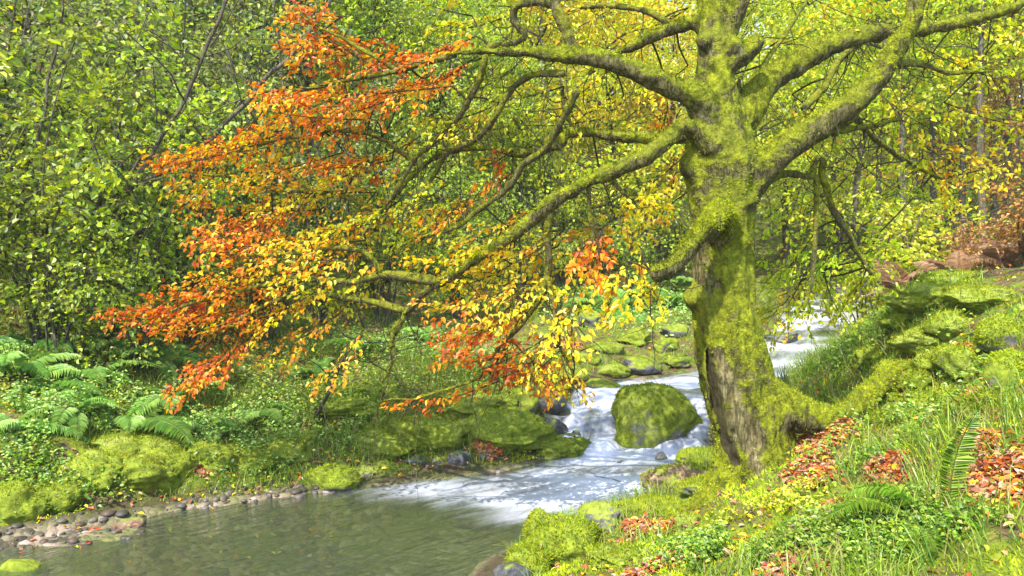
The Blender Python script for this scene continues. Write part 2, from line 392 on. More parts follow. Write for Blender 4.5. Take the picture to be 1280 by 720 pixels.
G_, MS, PL, WT, BR = M_ROCK_G, M_ROCK_M, M_ROCK_P, M_ROCK_W, M_ROCK_B
ROCKS = [
    # the cascade
    (820, 520, 9.0, 112, 76, MS, 'large rounded mossy boulder standing in the stream between the two small falls', 9000),
    (775, 577, 8.35, 34, 30, WT, 'wet dark stone at the left foot of the large stream boulder', 0),
    (800, 582, 8.35, 46, 22, BR, 'wet brown stone under the front of the large stream boulder', 0),
    (828, 562, 8.5, 20, 26, WT, 'small dark rock washed by water at the right foot of the stream boulder', 0),
    (722, 535, 9.05, 22, 22, WT, 'dark wet rock with water sliding over it in the middle of the left fall', 0),
    (698, 522, 9.2, 24, 16, WT, 'dark wet stone at the left edge of the small fall', 0),
    (738, 524, 9.15, 20, 14, WT, 'small wet stone splitting the left fall below its lip', 0),
    (710, 548, 8.9, 22, 12, WT, 'low wet stone in the foam under the left fall', 0),
    (757, 545, 8.85, 24, 16, WT, 'dark stone pressed against the left side of the stream boulder', 0),
    (884, 568, 8.2, 22, 14, WT, 'wet stone in the right fall close to the trunk', 0),
    (690, 528, 9.1, 26, 18, WT, 'dark damp rock where the bank meets the left fall', 0),
    (745, 505, 9.5, 26, 12, WT, 'low dark rock at the lip of the left fall', 0),
    (690, 500, 9.7, 40, 20, WT, 'dark rock beneath the hanging yellow leaf tips', 0),
    (752, 472, 10.4, 46, 14, G_, 'low grey rock in the flat water above the fall', 0),
    (808, 477, 10.2, 22, 16, MS, 'small mossy stone just behind the large stream boulder', 300),
    (862, 478, 10.3, 46, 17, BR, 'flat brown stone lying in water left of the big trunk', 0),
    (803, 456, 11.2, 60, 20, G_, 'grey angular rock with a mossy top on the far edge of the stream', 300),
    (770, 462, 11.0, 40, 12, MS, 'flat mossy rock on the far waterline above the fall', 200),
    (714, 470, 10.6, 44, 22, MS, 'mossy rock at the bend above the left fall', 300),
    (848, 454, 11.6, 36, 14, MS, 'low mossy rock on the far waterline beside the big trunk', 200),
    (655, 505, 9.5, 40, 34, MS, 'dark mossy rock on the bank under the orange leaves', 800),
    (700, 566, 8.75, 66, 30, MS, 'low mossy point of bank rock where the fall meets the pool', 1800),
    # left bank
    (412, 611, 7.45, 58, 34, MS, 'rounded bright mossy stone at the edge of the gravel', 2200),
    (448, 596, 7.75, 44, 26, G_, 'grey stone behind the bright mossy stone on the gravel edge', 0),
    (478, 590, 7.9, 36, 26, G_, 'grey squarish stone in the row along the pool edge', 0),
    (520, 584, 8.05, 34, 24, WT, 'dark stone in the row along the pool edge', 0),
    (548, 580, 8.1, 26, 20, G_, 'small pale grey stone in the row along the pool edge', 0),
    (575, 577, 8.15, 38, 26, WT, 'black damp rock under the mossy overhang of the bank', 0),
    (610, 574, 8.3, 32, 20, WT, 'dark low rock under the mossy bank near the point', 0),
    (590, 620, 7.2, 62, 13, BR, 'flat dark stone just breaking the surface of the pool', 0),
    (530, 555, 8.5, 90, 52, MS, 'wide mossy hump of bank above the row of grey stones', 4200),
    (630, 545, 8.7, 110, 60, MS, 'broad mossy rock shelf on the bank above the dark waterline', 5000),
    (480, 490, 9.4, 90, 34, MS, 'mossy fallen log shape on the bank below the hanging orange spray', 2600),
    (110, 612, 6.85, 76, 60, MS, 'mossy lump bulging over the water left of the tall hump', 3000),
    (210, 596, 7.2, 56, 56, MS, 'mossy lump between the tall hump and the bright bank hump', 2400),
    (305, 578, 7.75, 70, 34, MS, 'low mossy lump at the head of the gravel beach', 2400),
    (20, 640, 6.3, 50, 56, MS, 'shaggy mossy lump at the left edge over the shallow gravel', 2400),
    (150, 565, 7.4, 90, 40, MS, 'mossy lump under the wide arching fern', 3000),
    (470, 560, 8.25, 70, 36, MS, 'mossy lump behind the row of grey stones', 2400),
    (590, 520, 9.2, 90, 40, MS, 'mossy lump on the brow of the central bank', 3000),
    (440, 520, 8.9, 70, 34, MS, 'mossy lump beside the small drift of leaves on the central bank', 2000),
    (250, 585, 7.5, 60, 50, MS, 'bright mossy bank hump left of the gravel beach', 2600),
    (170, 605, 7.0, 84, 64, MS, 'tall mossy hump overhanging the water on the left bank', 4200),
    (60, 632, 6.5, 60, 46, MS, 'small yellow-green moss hump at the waterline on the left edge', 2200),
    (360, 572, 8.0, 66, 36, MS, 'mossy hump behind the gravel beach', 2600),
    (22, 712, 5.5, 56, 26, MS, 'yellowish stone in the shallow gravel at the bottom left corner', 0),
    (160, 655, 6.35, 34, 12, BR, 'flat brownish stone on the shallow gravel', 0),
    # foreground shore
    (712, 688, 5.3, 118, 78, MS, 'large soft mossy rock in front on the near shore', 8500),
    (662, 708, 5.15, 60, 50, MS, 'low mossy cushion dipping into the pool in front', 2600),
    (640, 722, 4.95, 50, 30, WT, 'dark wet stone at the very bottom of the near shore', 0),
    (674, 658, 5.6, 40, 40, MS, 'small bright mossy rock at the water side of the near shore', 1800),
    (752, 655, 5.75, 62, 46, G_, 'smooth rounded grey stone behind the soft mossy rock', 300),
    (824, 640, 5.95, 86, 20, MS, 'flat moss topped slab beside the fallen leaves', 2600),
    (850, 608, 6.5, 90, 44, BR, 'brown faced rock with mossy top left of the trunk foot', 1800),
    (880, 575, 7.0, 70, 26, MS, 'mossy rock ledge over the right hand fall', 1600),
    (882, 622, 6.0, 60, 20, MS, 'flat mossy slab at the left foot of the big trunk', 1500),
    (800, 668, 5.5, 30, 12, BR, 'small brown stone among the fallen leaves', 0),
    (775, 702, 4.9, 70, 26, MS, 'low bright mossy hump in front of the fallen leaves', 1800),
    (860, 650, 5.4, 36, 18, MS, 'small mossy stone left of the ground cover', 600),
    # right bank
    (1256, 418, 5.9, 54, 46, MS, 'rounded dark mossy boulder at the right edge', 3200),
    (1266, 470, 5.2, 60, 62, MS, 'mossy block with a bare grey face under the rounded boulder', 3200),
    (1165, 368, 7.4, 90, 34, MS, 'long mossy hump along the crest of the right bank', 3600),
    (1235, 372, 6.8, 90, 34, MS, 'pale green mossy hump on the crest of the right bank', 3600),
    (1160, 430, 6.9, 70, 34, MS, 'mossy hump with a round top midway up the right bank', 2600),
    (1128, 470, 6.7, 60, 34, MS, 'mossy lump above the spreading root', 2200),
    (1195, 405, 6.7, 56, 28, MS, 'dark mossy lump below the pale green crest', 2000),
    (1150, 512, 6.0, 36, 34, MS, 'small round moss cushion above the grass on the right bank', 1500),
    (1195, 430, 6.2, 44, 26, MS, 'mossy stone among the rusty leaves on the right bank', 1500),
    (1090, 450, 7.6, 46, 30, MS, 'mossy lump at the brink of the right bank above the stream', 1200),
    (1175, 455, 6.4, 60, 36, MS, 'mossy lump in the middle of the right bank below the round topped hump', 2600),
    (1210, 452, 6.0, 50, 34, MS, 'mossy lump just left of the mossy block', 2400),
    (1105, 500, 6.4, 54, 30, MS, 'mossy lump where the spreading root meets the bank', 2400),
    (1150, 480, 6.3, 50, 32, MS, 'mossy lump above the small round cushion', 2200),
    (1190, 500, 5.6, 44, 32, MS, 'mossy lump between the cushion and the mossy block', 2000),
    (1130, 400, 7.6, 60, 30, MS, 'mossy lump on the brink above the upstream water', 2400),
    (1205, 350, 7.9, 80, 24, MS, 'sunlit mossy hump furthest back on the crest', 2400),
    (1110, 540, 5.7, 40, 26, MS, 'low mossy lump in the grass right of the red leaves', 1600),
    (1240, 520, 4.9, 40, 30, MS, 'mossy lump under the bare grey face of the block', 1600),
    (1215, 530, 5.0, 44, 40, MS, 'moss cushion below the mossy block', 1600),
    # upstream
    (968, 432, 12.2, 42, 14, WT, 'dark low rock in the white water right of the trunk', 0),
    (1000, 446, 11.8, 44, 10, G_, 'grey flat stone in the white water right of the trunk', 0),
    (990, 490, 10.0, 40, 26, G_, 'grey stone in the near edge of the white water behind the trunk', 0),
    (1010, 421, 13.6, 34, 9, WT, 'small dark stone in the upper white water', 0),
    (975, 412, 13.9, 66, 20, WT, 'dark boulder beneath the bright hanging leaves upstream', 0),
    (1072, 388, 17.5, 56, 22, PL, 'pale grey slab on the bank far upstream', 0),
    (1096, 400, 15.5, 36, 15, PL, 'small pale rock at the far upstream bend', 0),
    (1040, 394, 17.0, 60, 10, BR, 'long brownish slab across the far upstream water', 0),
    (1045, 440, 12.4, 40, 12, PL, 'pale stone at the right margin of the white water', 0),
    # far stony bank
    (798, 424, 12.9, 46, 24, MS, 'brightest mossy hump on the far stony bank', 700),
    (835, 432, 12.6, 34, 18, MS, 'mossy round stone on the stony bank close to the trunk', 400),
    (760, 436, 12.4, 44, 18, MS, 'low mossy stone midway along the stony bank', 400),
    (740, 400, 14.5, 46, 22, G_, 'grey stone under the fern slope', 0),
    (845, 412, 13.8, 36, 15, G_, 'grey stone against the edge of the trunk', 0),
    (735, 450, 11.6, 40, 18, MS, 'mossy stone left of the flat water', 400),
    (720, 430, 13.0, 30, 14, BR, 'brown stone among the leaf litter of the far bank', 0),
]

# ------------------------------------------------------------------ stream and ground
# x, y, half width, water level
SC = np.array([(24, 42, 1.6, 1.75), (15, 31, 1.5, 1.45), (9.3, 22, 1.35, 1.1), (6.2, 15.5, 1.05, .86), (4.75, 12.8, .95, .70), (3.65, 11.3, .95, .58),
               (2.55, 10.45, .95, .52), (1.75, 9.85, 1.0, .48), (1.38, 9.2, .95, .26), (1.22, 8.45, .80, .05), (.45, 7.55, .85, 0), (-.62, 6.75, 1.05, 0), (-1.65, 5.75, 1.6, 0),
               (-2.9, 4.4, 1.9, -.01), (-4.1, 2.4, 2.2, -.03), (-5.6, -1, 2.4, -.06), (-7.5, -7, 2.5, -.1)], float)
_p = crom(np.column_stack([SC[:, :2], np.zeros(len(SC)), SC[:, 2:]]), 900)
SP, SHW = _p[:, :2], _p[:, 3]
SU = np.concatenate([[0], np.cumsum(np.linalg.norm(np.diff(SP, axis=0), axis=1))])
# level along the stream: piecewise linear with three small drops at the cascade
_ku = [SU[np.argmin(((SP - q[:2]) ** 2).sum(1))] for q in SC]
u0 = SU[np.argmin(((SP - (1.75, 9.85)) ** 2).sum(1))]
KU = _ku[:8] + [u0 + .18, u0 + .52, u0 + .68, u0 + 1.02, u0 + 1.18] + _ku[10:]
KZ = list(SC[:8, 3]) + [.34, .30, .14, .10, .02] + list(SC[10:, 3])


def wlevel(u):
    return np.interp(u, KU, KZ)


def stream_uv(x, y):
    q = np.column_stack([x, y])
    u = np.empty(len(q)); s = np.empty(len(q)); k = np.empty(len(q), int)
    for a in range(0, len(q), 4000):
        d = ((q[a:a + 4000, None] - SP[None]) ** 2).sum(-1)
        i = d.argmin(1); k[a:a + 4000] = i
        s[a:a + 4000] = np.sqrt(d[np.arange(len(i)), i]); u[a:a + 4000] = SU[i]
    return u, s, s - SHW[k]


CP = [P(*a) for a in [
    (900, 720, 4.08), (1280, 720, 3.4), (1100, 700, 3.8), (1250, 600, 4.2), (1270, 480, 5), (1260, 412, 6), (1200, 362, 7.2), (1140, 366, 8.2),
    (1100, 420, 8), (1050, 520, 7), (1000, 560, 6.2), (935, 600, 5.9), (1010, 495, 8.6), (1075, 432, 10), (1100, 400, 12), (1280, 350, 9), (1280, 338, 14),
    (30, 600, 6.45), (110, 588, 6.75), (190, 574, 7.1), (260, 564, 7.45), (380, 558, 8.0), (450, 556, 8.2), (520, 545, 8.45), (600, 538, 8.7), (655, 532, 8.95), (1010, 528, 5.95), (1045, 536, 5.95), (1092, 505, 6.3), (1130, 480, 6.6), (800, 655, 5.6), (860, 600, 6.6), (960, 660, 4.8),
    (150, 545, 7.6), (60, 530, 7.2), (150, 500, 8.3), (290, 550, 8.1), (330, 535, 8.6), (400, 500, 9.5), (300, 470, 9.5), (120, 420, 9.5),
    (480, 495, 9), (560, 465, 9.5), (620, 478, 10), (700, 556, 8.9), (660, 515, 9.3), (550, 560, 8.4), (450, 420, 12), (500, 400, 14), (560, 440, 11),
    (740, 425, 13), (720, 405, 15), (800, 385, 17), (850, 425, 14), (780, 452, 12), (700, 470, 10.6), (760, 345, 24), (850, 335, 28)]]
CP += [np.array(a, float) for a in [
    (0, 0, .5), (.6, 3, .42), (.1, 4.5, .15), (1.2, 3.2, .5), (12, 20, 2.8), (20, 30, 5), (30, 20, 6), (10, 5, 3), (5, 0, 1.8), (3, -3, 1.2), (0, -5, .8),
    (15, -8, 3), (25, 50, 9), (45, 70, 16), (-5.2, 6.4, .5), (-8, 10, 2.2), (-12, 10, 4.5), (-8, 16, 4), (-4, 16, 2), (-4, 24, 4), (0, 24, 2.6), (0, 36, 7), (-15, 25, 10),
    (-25, 15, 12), (-10, 42, 13), (-30, 45, 20), (5, 48, 8), (12, 46, 5), (8, 70, 15), (-10, 1, .9), (-9, 4, 1.0), (-20, -5, 5), (-8, -9, .5), (-50, 30, 26), (60, 30, 14), (0, 95, 22), (60, 90, 20), (-60, 90, 30)]]
for px, py, d, w, h, m, lab, ms in ROCKS:
    if m is MS and not any(q in lab for q in ('stream boulder', 'fall', 'waterline above', 'far edge')) and d > 5:
        CP.append(P(px, py + h * .30, d + w / 2 * d / F_PX * .4))
CP = np.array(CP)
_K = lambda a, b: -np.sqrt(((a[:, None] - b[None]) ** 2).sum(-1) + .09)
_W = np.linalg.solve(np.block([[_K(CP[:, :2], CP[:, :2]) + np.eye(len(CP)) * .22, np.ones((len(CP), 1))], [np.ones((1, len(CP))), np.zeros((1, 1))]]), np.append(CP[:, 2], 0))


def ground(x, y, detail=True):
    x = np.atleast_1d(np.asarray(x, float)); y = np.atleast_1d(np.asarray(y, float))
    z = np.empty(len(x))
    q = np.column_stack([x, y])
    for a in range(0, len(x), 8000):
        z[a:a + 8000] = _K(q[a:a + 8000], CP[:, :2]) @ _W[:-1] + _W[-1]
    u, _, s = stream_uv(x, y)
    w = wlevel(u)
    far = np.clip(y / 30, .0, 1)
    if detail:
        p3 = np.column_stack([x, y, np.zeros(len(x))])
        hump = 1 - np.abs(2 * fbm(p3 * 1.55, 3, 5) - 1)
        z = z + (hump - .78) * .22 * sstep(0.05, .7, s) * (1 - .6 * far) + (fbm(p3 * 5, 3, 9) - .5) * .10 * sstep(0, .3, s)
        z = z + (fbm(p3 * .25, 3, 2) - .5) * 2.2 * sstep(.5, 1, far)
        w_edge = s + (fbm(p3 * 1.8, 3, 31) - .5) * .35
    else:
        w_edge = s
    z = np.maximum(z, w + .05)
    bank = w + (z - w) * sstep(-.02, .42, w_edge) + .02
    shal = sstep(-1.2, -2.8, x) * sstep(8.2, 6.4, y)
    depth = .09 + .20 * sstep(0, .9, -s) * (1 - .75 * shal)
    bedz = w + .02 - (depth + .05) * sstep(.02, -.32, w_edge)
    if detail:
        bedz = bedz + (fbm(p3 * 6, 3, 77) - .5) * .06
    bedz = bedz + .16 * np.exp(-((x + 3.15) ** 2 / .9 + (y - 6.05) ** 2 / .30)) * sstep(-1.3, -.5, s)
    return np.where(w_edge > 0, bank, bedz)


def gz(x, y):
    return float(ground([x], [y])[0])


def hit(px, py, d0=2.6, d1=45):
    """Where the sight-line of a photo pixel meets the ground."""
    d = np.geomspace(d0, d1, 500)
    q = P(px, py, 1.0) - [0, 0, CAMZ]
    z = ground(q[0] * d, d)
    k = np.argmax(z > CAMZ + q[2] * d)
    k = k if k else len(d) - 1
    return np.array([q[0] * d[k], d[k], z[k]])


LITTER = [(hit(px, py), a, b) for px, py, a, b in [
    (1022, 555, .17, .28), (1018, 592, .17, .24), (1268, 606, .34, .26), (1228, 490, .10, .18), (1195, 455, .10, .2), (805, 662, .18, .16), (1000, 712, .16, .10), (820, 712, .20, .09), (765, 692, .10, .08),
    (440, 520, .14, .2), (610, 560, .14, .14), (1040, 640, .12, .12), (700, 430, .3, .4), (1225, 560, .1, .12), (640, 440, .3, .3), (1060, 665, .1, .1), (1110, 590, .1, .12), (250, 590, .12, .1)]]


def litter_mask(x, y):
    m = np.zeros(len(x))
    wob = (fbm(np.column_stack([x, y, 0 * x]) * 4, 3, 3) - .5) * 1.2
    for c, a, b in LITTER:
        m = np.maximum(m, sstep(1.25, .7, np.sqrt(((x - c[0]) / a) ** 2 + ((y - c[1]) / b) ** 2) + wob))
    return m


def axis(lo, a, b, hi, step, g):
    out = list(np.arange(a, b, step))
    s, v = step, out[-1]
    while v < hi: s *= g; v += s; out.append(v)
    s, v = step, a
    pre = []
    while v > lo: s *= g; v -= s; pre.append(v)
    return np.array(pre[::-1] + out)


xs = axis(-75, -5.4, 5.2, 75, .055, 1.075); ys = axis(-14, 3.2, 12.5, 110, .055, 1.06)
X, Y = np.meshgrid(xs, ys); gx, gy = X.ravel(), Y.ravel()
gzv = ground(gx, gy)
gu, _, gs = stream_uv(gx, gy)
nx, ny = len(xs), len(ys)
i = (np.arange(ny - 1)[:, None] * nx + np.arange(nx - 1)[None]).ravel()
gn = (fbm(np.column_stack([gx, gy, 0 * gx]) * 2.2, 3, 41) - .5) * .5
me = make_mesh('ground', np.column_stack([gx, gy, gzv]), np.stack([i, i + 1, i + nx + 1, i + nx], 1), smooth=True,
               attrs={'mud': sstep(.34, .10, gs + gn * .3) * (gx < 1.0), 'bed': sstep(.0, -.12, gs + gn * .30 - .3 * np.exp(-((gx + 2.35) ** 2 + (gy - 7.3) ** 2) / .5)), 'litter': litter_mask(gx, gy)})
link('ground', me, M_GROUND, kind='structure')

# water: a strip that follows the stream
un = np.unique(np.concatenate([np.arange(0, u0 - 1, .12), np.arange(u0 - 1, u0 + 2.2, .025), np.arange(u0 + 2.2, u0 + 6.5, .05), np.arange(u0 + 6.5, SU[-1], .15)]))
cx, cy, hw = (np.interp(un, SU, a) for a in (SP[:, 0], SP[:, 1], SHW))
tx, ty = np.gradient(cx, un), np.gradient(cy, un); tl = np.hypot(tx, ty); tx, ty = tx / tl, ty / tl
vn = np.linspace(-1, 1, 61)
side = vn[None] * (hw + .42)[:, None]
WX = cx[:, None] - ty[:, None] * side; WY = cy[:, None] + tx[:, None] * side; UU = un[:, None] + 0 * side
wx, wy, uu, vv = WX.ravel(), WY.ravel(), UU.ravel(), side.ravel()
uq, _, sq = stream_uv(wx, wy)
p3 = np.column_stack([wx, wy, 0 * wx])
casc = sstep(u0 - .25, u0 + .05, uu) * sstep(u0 + 1.5, u0 + 1.15, uu)
wob = (fbm(np.column_stack([vv * 2.3, 0 * vv, 0 * vv]), 3, 8) - .5) * .55
wz = wlevel(uu + wob * casc) + casc * ((fbm(p3 * 4.5, 2, 12) - .5) * .16 + (fbm(np.column_stack([vv * 7, uu * .8, 0 * uu]), 2, 15) - .5) * .07)
up = sstep(u0 + .2, u0 - .6, uu)
wz = wz + (fbm(np.column_stack([uu * 2.2, vv * 4, 0 * uu]), 3, 14) - .5) * (.012 + .07 * up + .03 * sstep(u0 + 3.2, u0 + 1.2, uu))
run_sheen = sstep(u0 + 4.8, u0 + 2.6, uu + vv * .6) * sstep(1.25, .5, np.abs(vv) / (np.interp(uu, SU, SHW) + .01))                      # broken water plus painted sky reflection, fading into the calm pool
fn = fbm(np.column_stack([wx * .9, wy * 1.6, 0 * wx]), 3, 55)
foam = np.maximum(casc * (.62 + (fn - .5) * 1.0), run_sheen * (.62 + (fn - .5) * 2.0))
foam = np.maximum(foam, up * (.52 + (fn - .5) * .9))
foam = np.maximum(foam, .06 * sstep(.40, .62, fbm(np.column_stack([uu * .7, vv * 1.6, 0 * uu]), 3, 58)) * (uu > u0 + 1.5))  # faint pale streaks painted as sky glints on the pool
foam = foam * sstep(.25, -.25, sq)
nu, nv = len(un), len(vn)
i = (np.arange(nu - 1)[:, None] * nv + np.arange(nv - 1)[None]).ravel()
me = make_mesh('water', np.column_stack([wx, wy, wz]), np.stack([i, i + nv, i + nv + 1, i + 1], 1), smooth=True, uv=np.column_stack([uu, vv]), attrs={'foam': foam})
link('stream_water', me, M_WATER, kind='structure')


# ------------------------------------------------------------------ colour palettes (leaf pigments)
def pal(name, n):
    PAL = {
        'O': [(.78, .20, .015), (.88, .32, .02), (.68, .14, .015), (.90, .44, .03), (.46, .12, .02)],
        'OA': [(.80, .24, .015), (.90, .42, .02), (.88, .54, .03), (.64, .18, .02), (.82, .60, .03)],
        'A': [(.80, .40, .02), (.75, .50, .03), (.65, .28, .03)],
        'AY': [(.82, .52, .02), (.80, .66, .03), (.64, .60, .03), (.80, .34, .02), (.50, .52, .03)],
        'Y': [(.82, .70, .03), (.74, .68, .03), (.88, .70, .04), (.62, .62, .03), (.82, .52, .03)],
        'YG': [(.52, .58, .025), (.60, .62, .03), (.40, .48, .02), (.70, .65, .03), (.34, .42, .02)],
        'G': [(.42, .56, .02), (.52, .62, .025), (.34, .48, .02), (.60, .64, .03)],
        'H': [(.44, .56, .03), (.34, .45, .04), (.25, .34, .06), (.56, .62, .04), (.20, .27, .06)],
        'D': [(.27, .34, .09), (.34, .41, .07), (.21, .27, .09), (.44, .50, .06), (.33, .36, .17)],
        'F': [(.30, .52, .12), (.36, .58, .10), (.24, .44, .12), (.42, .60, .12)],
        'B': [(.42, .24, .13), (.52, .33, .19), (.36, .18, .10), (.58, .42, .27)],
        'LG': [(.50, .62, .03), (.58, .66, .04), (.40, .52, .03), (.66, .68, .05), (.32, .42, .03)],
        'R': [(.55, .13, .04), (.42, .11, .05), (.60, .22, .05), (.38, .17, .10), (.60, .33, .22)],
        'RU': [(.50, .24, .06), (.42, .17, .06), (.58, .36, .08), (.36, .20, .09), (.55, .42, .10)],
        'M': [(.23, .30, .012), (.33, .39, .014), (.43, .47, .020), (.15, .21, .010)],
        'GR': [(.17, .30, .02), (.25, .38, .025), (.12, .23, .02), (.32, .40, .04), (.28, .25, .08)],
        'W': [(.26, .44, .03), (.18, .34, .03), (.38, .50, .05), (.12, .24, .03)],
    }[name]
    a = np.array(PAL)
    c = a[R.integers(0, len(a), n)]
    c = c * R.uniform(.8, 1.18, (n, 1)) * (1 + R.normal(size=(n, 3)) * .06)
    return np.clip(c, .004, .95)


# ------------------------------------------------------------------ the big mossy tree
TREE_LOC = P(938, 600, 6.0)


def px_path(pts):
    """(px, py, half width in px, distance) rows -> xyz + radius"""
    out = []
    for px, py, r, d in pts:
        out.append([*P(px, py, d), r * d / F_PX])
    return np.array(out)


TRUNK_K, LIMB_K = .90, .78
TRUNK = px_path([(960, 640, 74, 6), (957, 615, 64, 6), (951, 588, 54, 6), (943, 555, 53, 6), (935, 520, 53, 6), (924, 480, 51, 6), (914, 440, 48, 6), (906, 400, 45, 6), (902, 360, 43, 6), (903, 320, 40, 6), (904, 280, 41, 6),
                 (902, 240, 47, 6), (900, 200, 51, 6), (899, 160, 45, 6), (896, 120, 33, 6), (893, 80, 27, 6), (893, 40, 26, 6.02), (896, 0, 27, 6.05), (890, -70, 26, 6.1), (880, -160, 20, 6.1), (870, -280, 13, 6.1)])
LIMBS = {
    'b_left_high': [(905, 190, 30, 6), (885, 158, 25, 5.9), (874, 124, 22, 5.8), (838, 108, 20, 5.75), (790, 88, 17, 5.7), (742, 72, 15, 5.7), (690, 66, 12, 5.7), (640, 66, 9, 5.75), (600, 66, 6.5, 5.8), (565, 68, 4.5, 5.9)],
    'b_left_mid': [(900, 190, 20, 6.1), (865, 168, 12, 6.2), (825, 172, 10, 6.3), (775, 172, 9, 6.35), (708, 165, 8, 6.4), (700, 178, 8, 6.4), (678, 190, 7, 6.45), (640, 192, 6.5, 6.5), (600, 184, 6, 6.55), (568, 188, 5.5, 6.6), (530, 206, 5, 6.6), (500, 238, 4.5, 6.65), (476, 270, 3.5, 6.7)],
    'b_left_long': [(898, 200, 24, 5.9), (862, 160, 14, 5.75), (836, 172, 12.5, 5.7), (805, 198, 12, 5.7), (770, 212, 11.5, 5.75), (730, 228, 11.5, 5.8), (690, 253, 11, 5.9), (650, 285, 11, 6.0), (610, 315, 10.5, 6.1), (572, 342, 9.5, 6.2), (538, 362, 8.0, 6.3), (510, 385, 6.2, 6.4), (494, 410, 4.4, 6.45), (488, 432, 2.6, 6.5)],
    'b_right_low': [(900, 260, 38, 6), (935, 232, 33, 5.98), (962, 200, 27, 5.95), (1008, 166, 25, 5.9), (1055, 135, 23, 5.85), (1092, 98, 22, 5.8), (1120, 55, 20, 5.75), (1145, 10, 18, 5.7), (1160, -45, 16, 5.65), (1170, -120, 12, 5.6)],
    'b_right_high': [(905, 170, 36, 6), (932, 138, 30, 6.1), (962, 100, 25, 6.2), (1005, 73, 22, 6.3), (1050, 52, 19, 6.4), (1100, 40, 14, 6.5), (1150, 38, 11.5, 6.6), (1205, 28, 10.5, 6.7), (1260, 10, 9, 6.8), (1320, -10, 7, 6.9)],
    'b_fork': [(898, 55, 22, 6), (918, 20, 14, 5.95), (930, -20, 12, 5.9), (938, -90, 9, 5.85)],
    'b_knob': [(902, 85, 20, 5.95), (932, 66, 16, 5.9), (948, 50, 13, 5.88)],
    'b_left_top': [(896, 40, 18, 6.1), (868, 28, 10, 6.15), (832, 40, 9, 6.2), (790, 60, 7.5, 6.25), (760, 72, 5.5, 6.3), (736, 92, 4, 6.3)],
    'b_stub': [(905, 300, 22, 5.95), (902, 264, 14, 5.62), (886, 280, 12, 5.5), (862, 308, 10.5, 5.45), (842, 334, 9.5, 5.4), (822, 345, 9, 5.38)],
    'r_right': [(945, 500, 36, 6), (985, 512, 26, 5.95), (1010, 520, 21, 5.92), (1045, 525, 18, 5.95), (1070, 508, 16, 6.1), (1098, 478, 13, 6.4), (1130, 458, 10, 6.7)],
    'r_front': [(940, 575, 40, 5.9), (955, 610, 22, 5.7), (975, 645, 13, 5.45), (1000, 672, 8, 5.2)],
    'r_left': [(925, 590, 40, 5.95), (898, 618, 24, 5.85), (868, 640, 15, 5.7), (835, 655, 9, 5.6)],
    'r_back': [(950, 560, 40, 6.1), (985, 560, 22, 6.4), (1015, 545, 14, 6.8)],
}
LIMB_P = {k: px_path(v) for k, v in LIMBS.items()}
TRUNK[:, 3] *= TRUNK_K * np.where(TRUNK[:, 2] > 3.0, .90, 1)
for _k, _v in LIMB_P.items(): _v[:, 3] *= (1.2 if _k == 'b_stub' else (.70 if _k in ('b_right_low', 'b_right_high') else LIMB_K)) if _k[0] == 'b' else 1.05


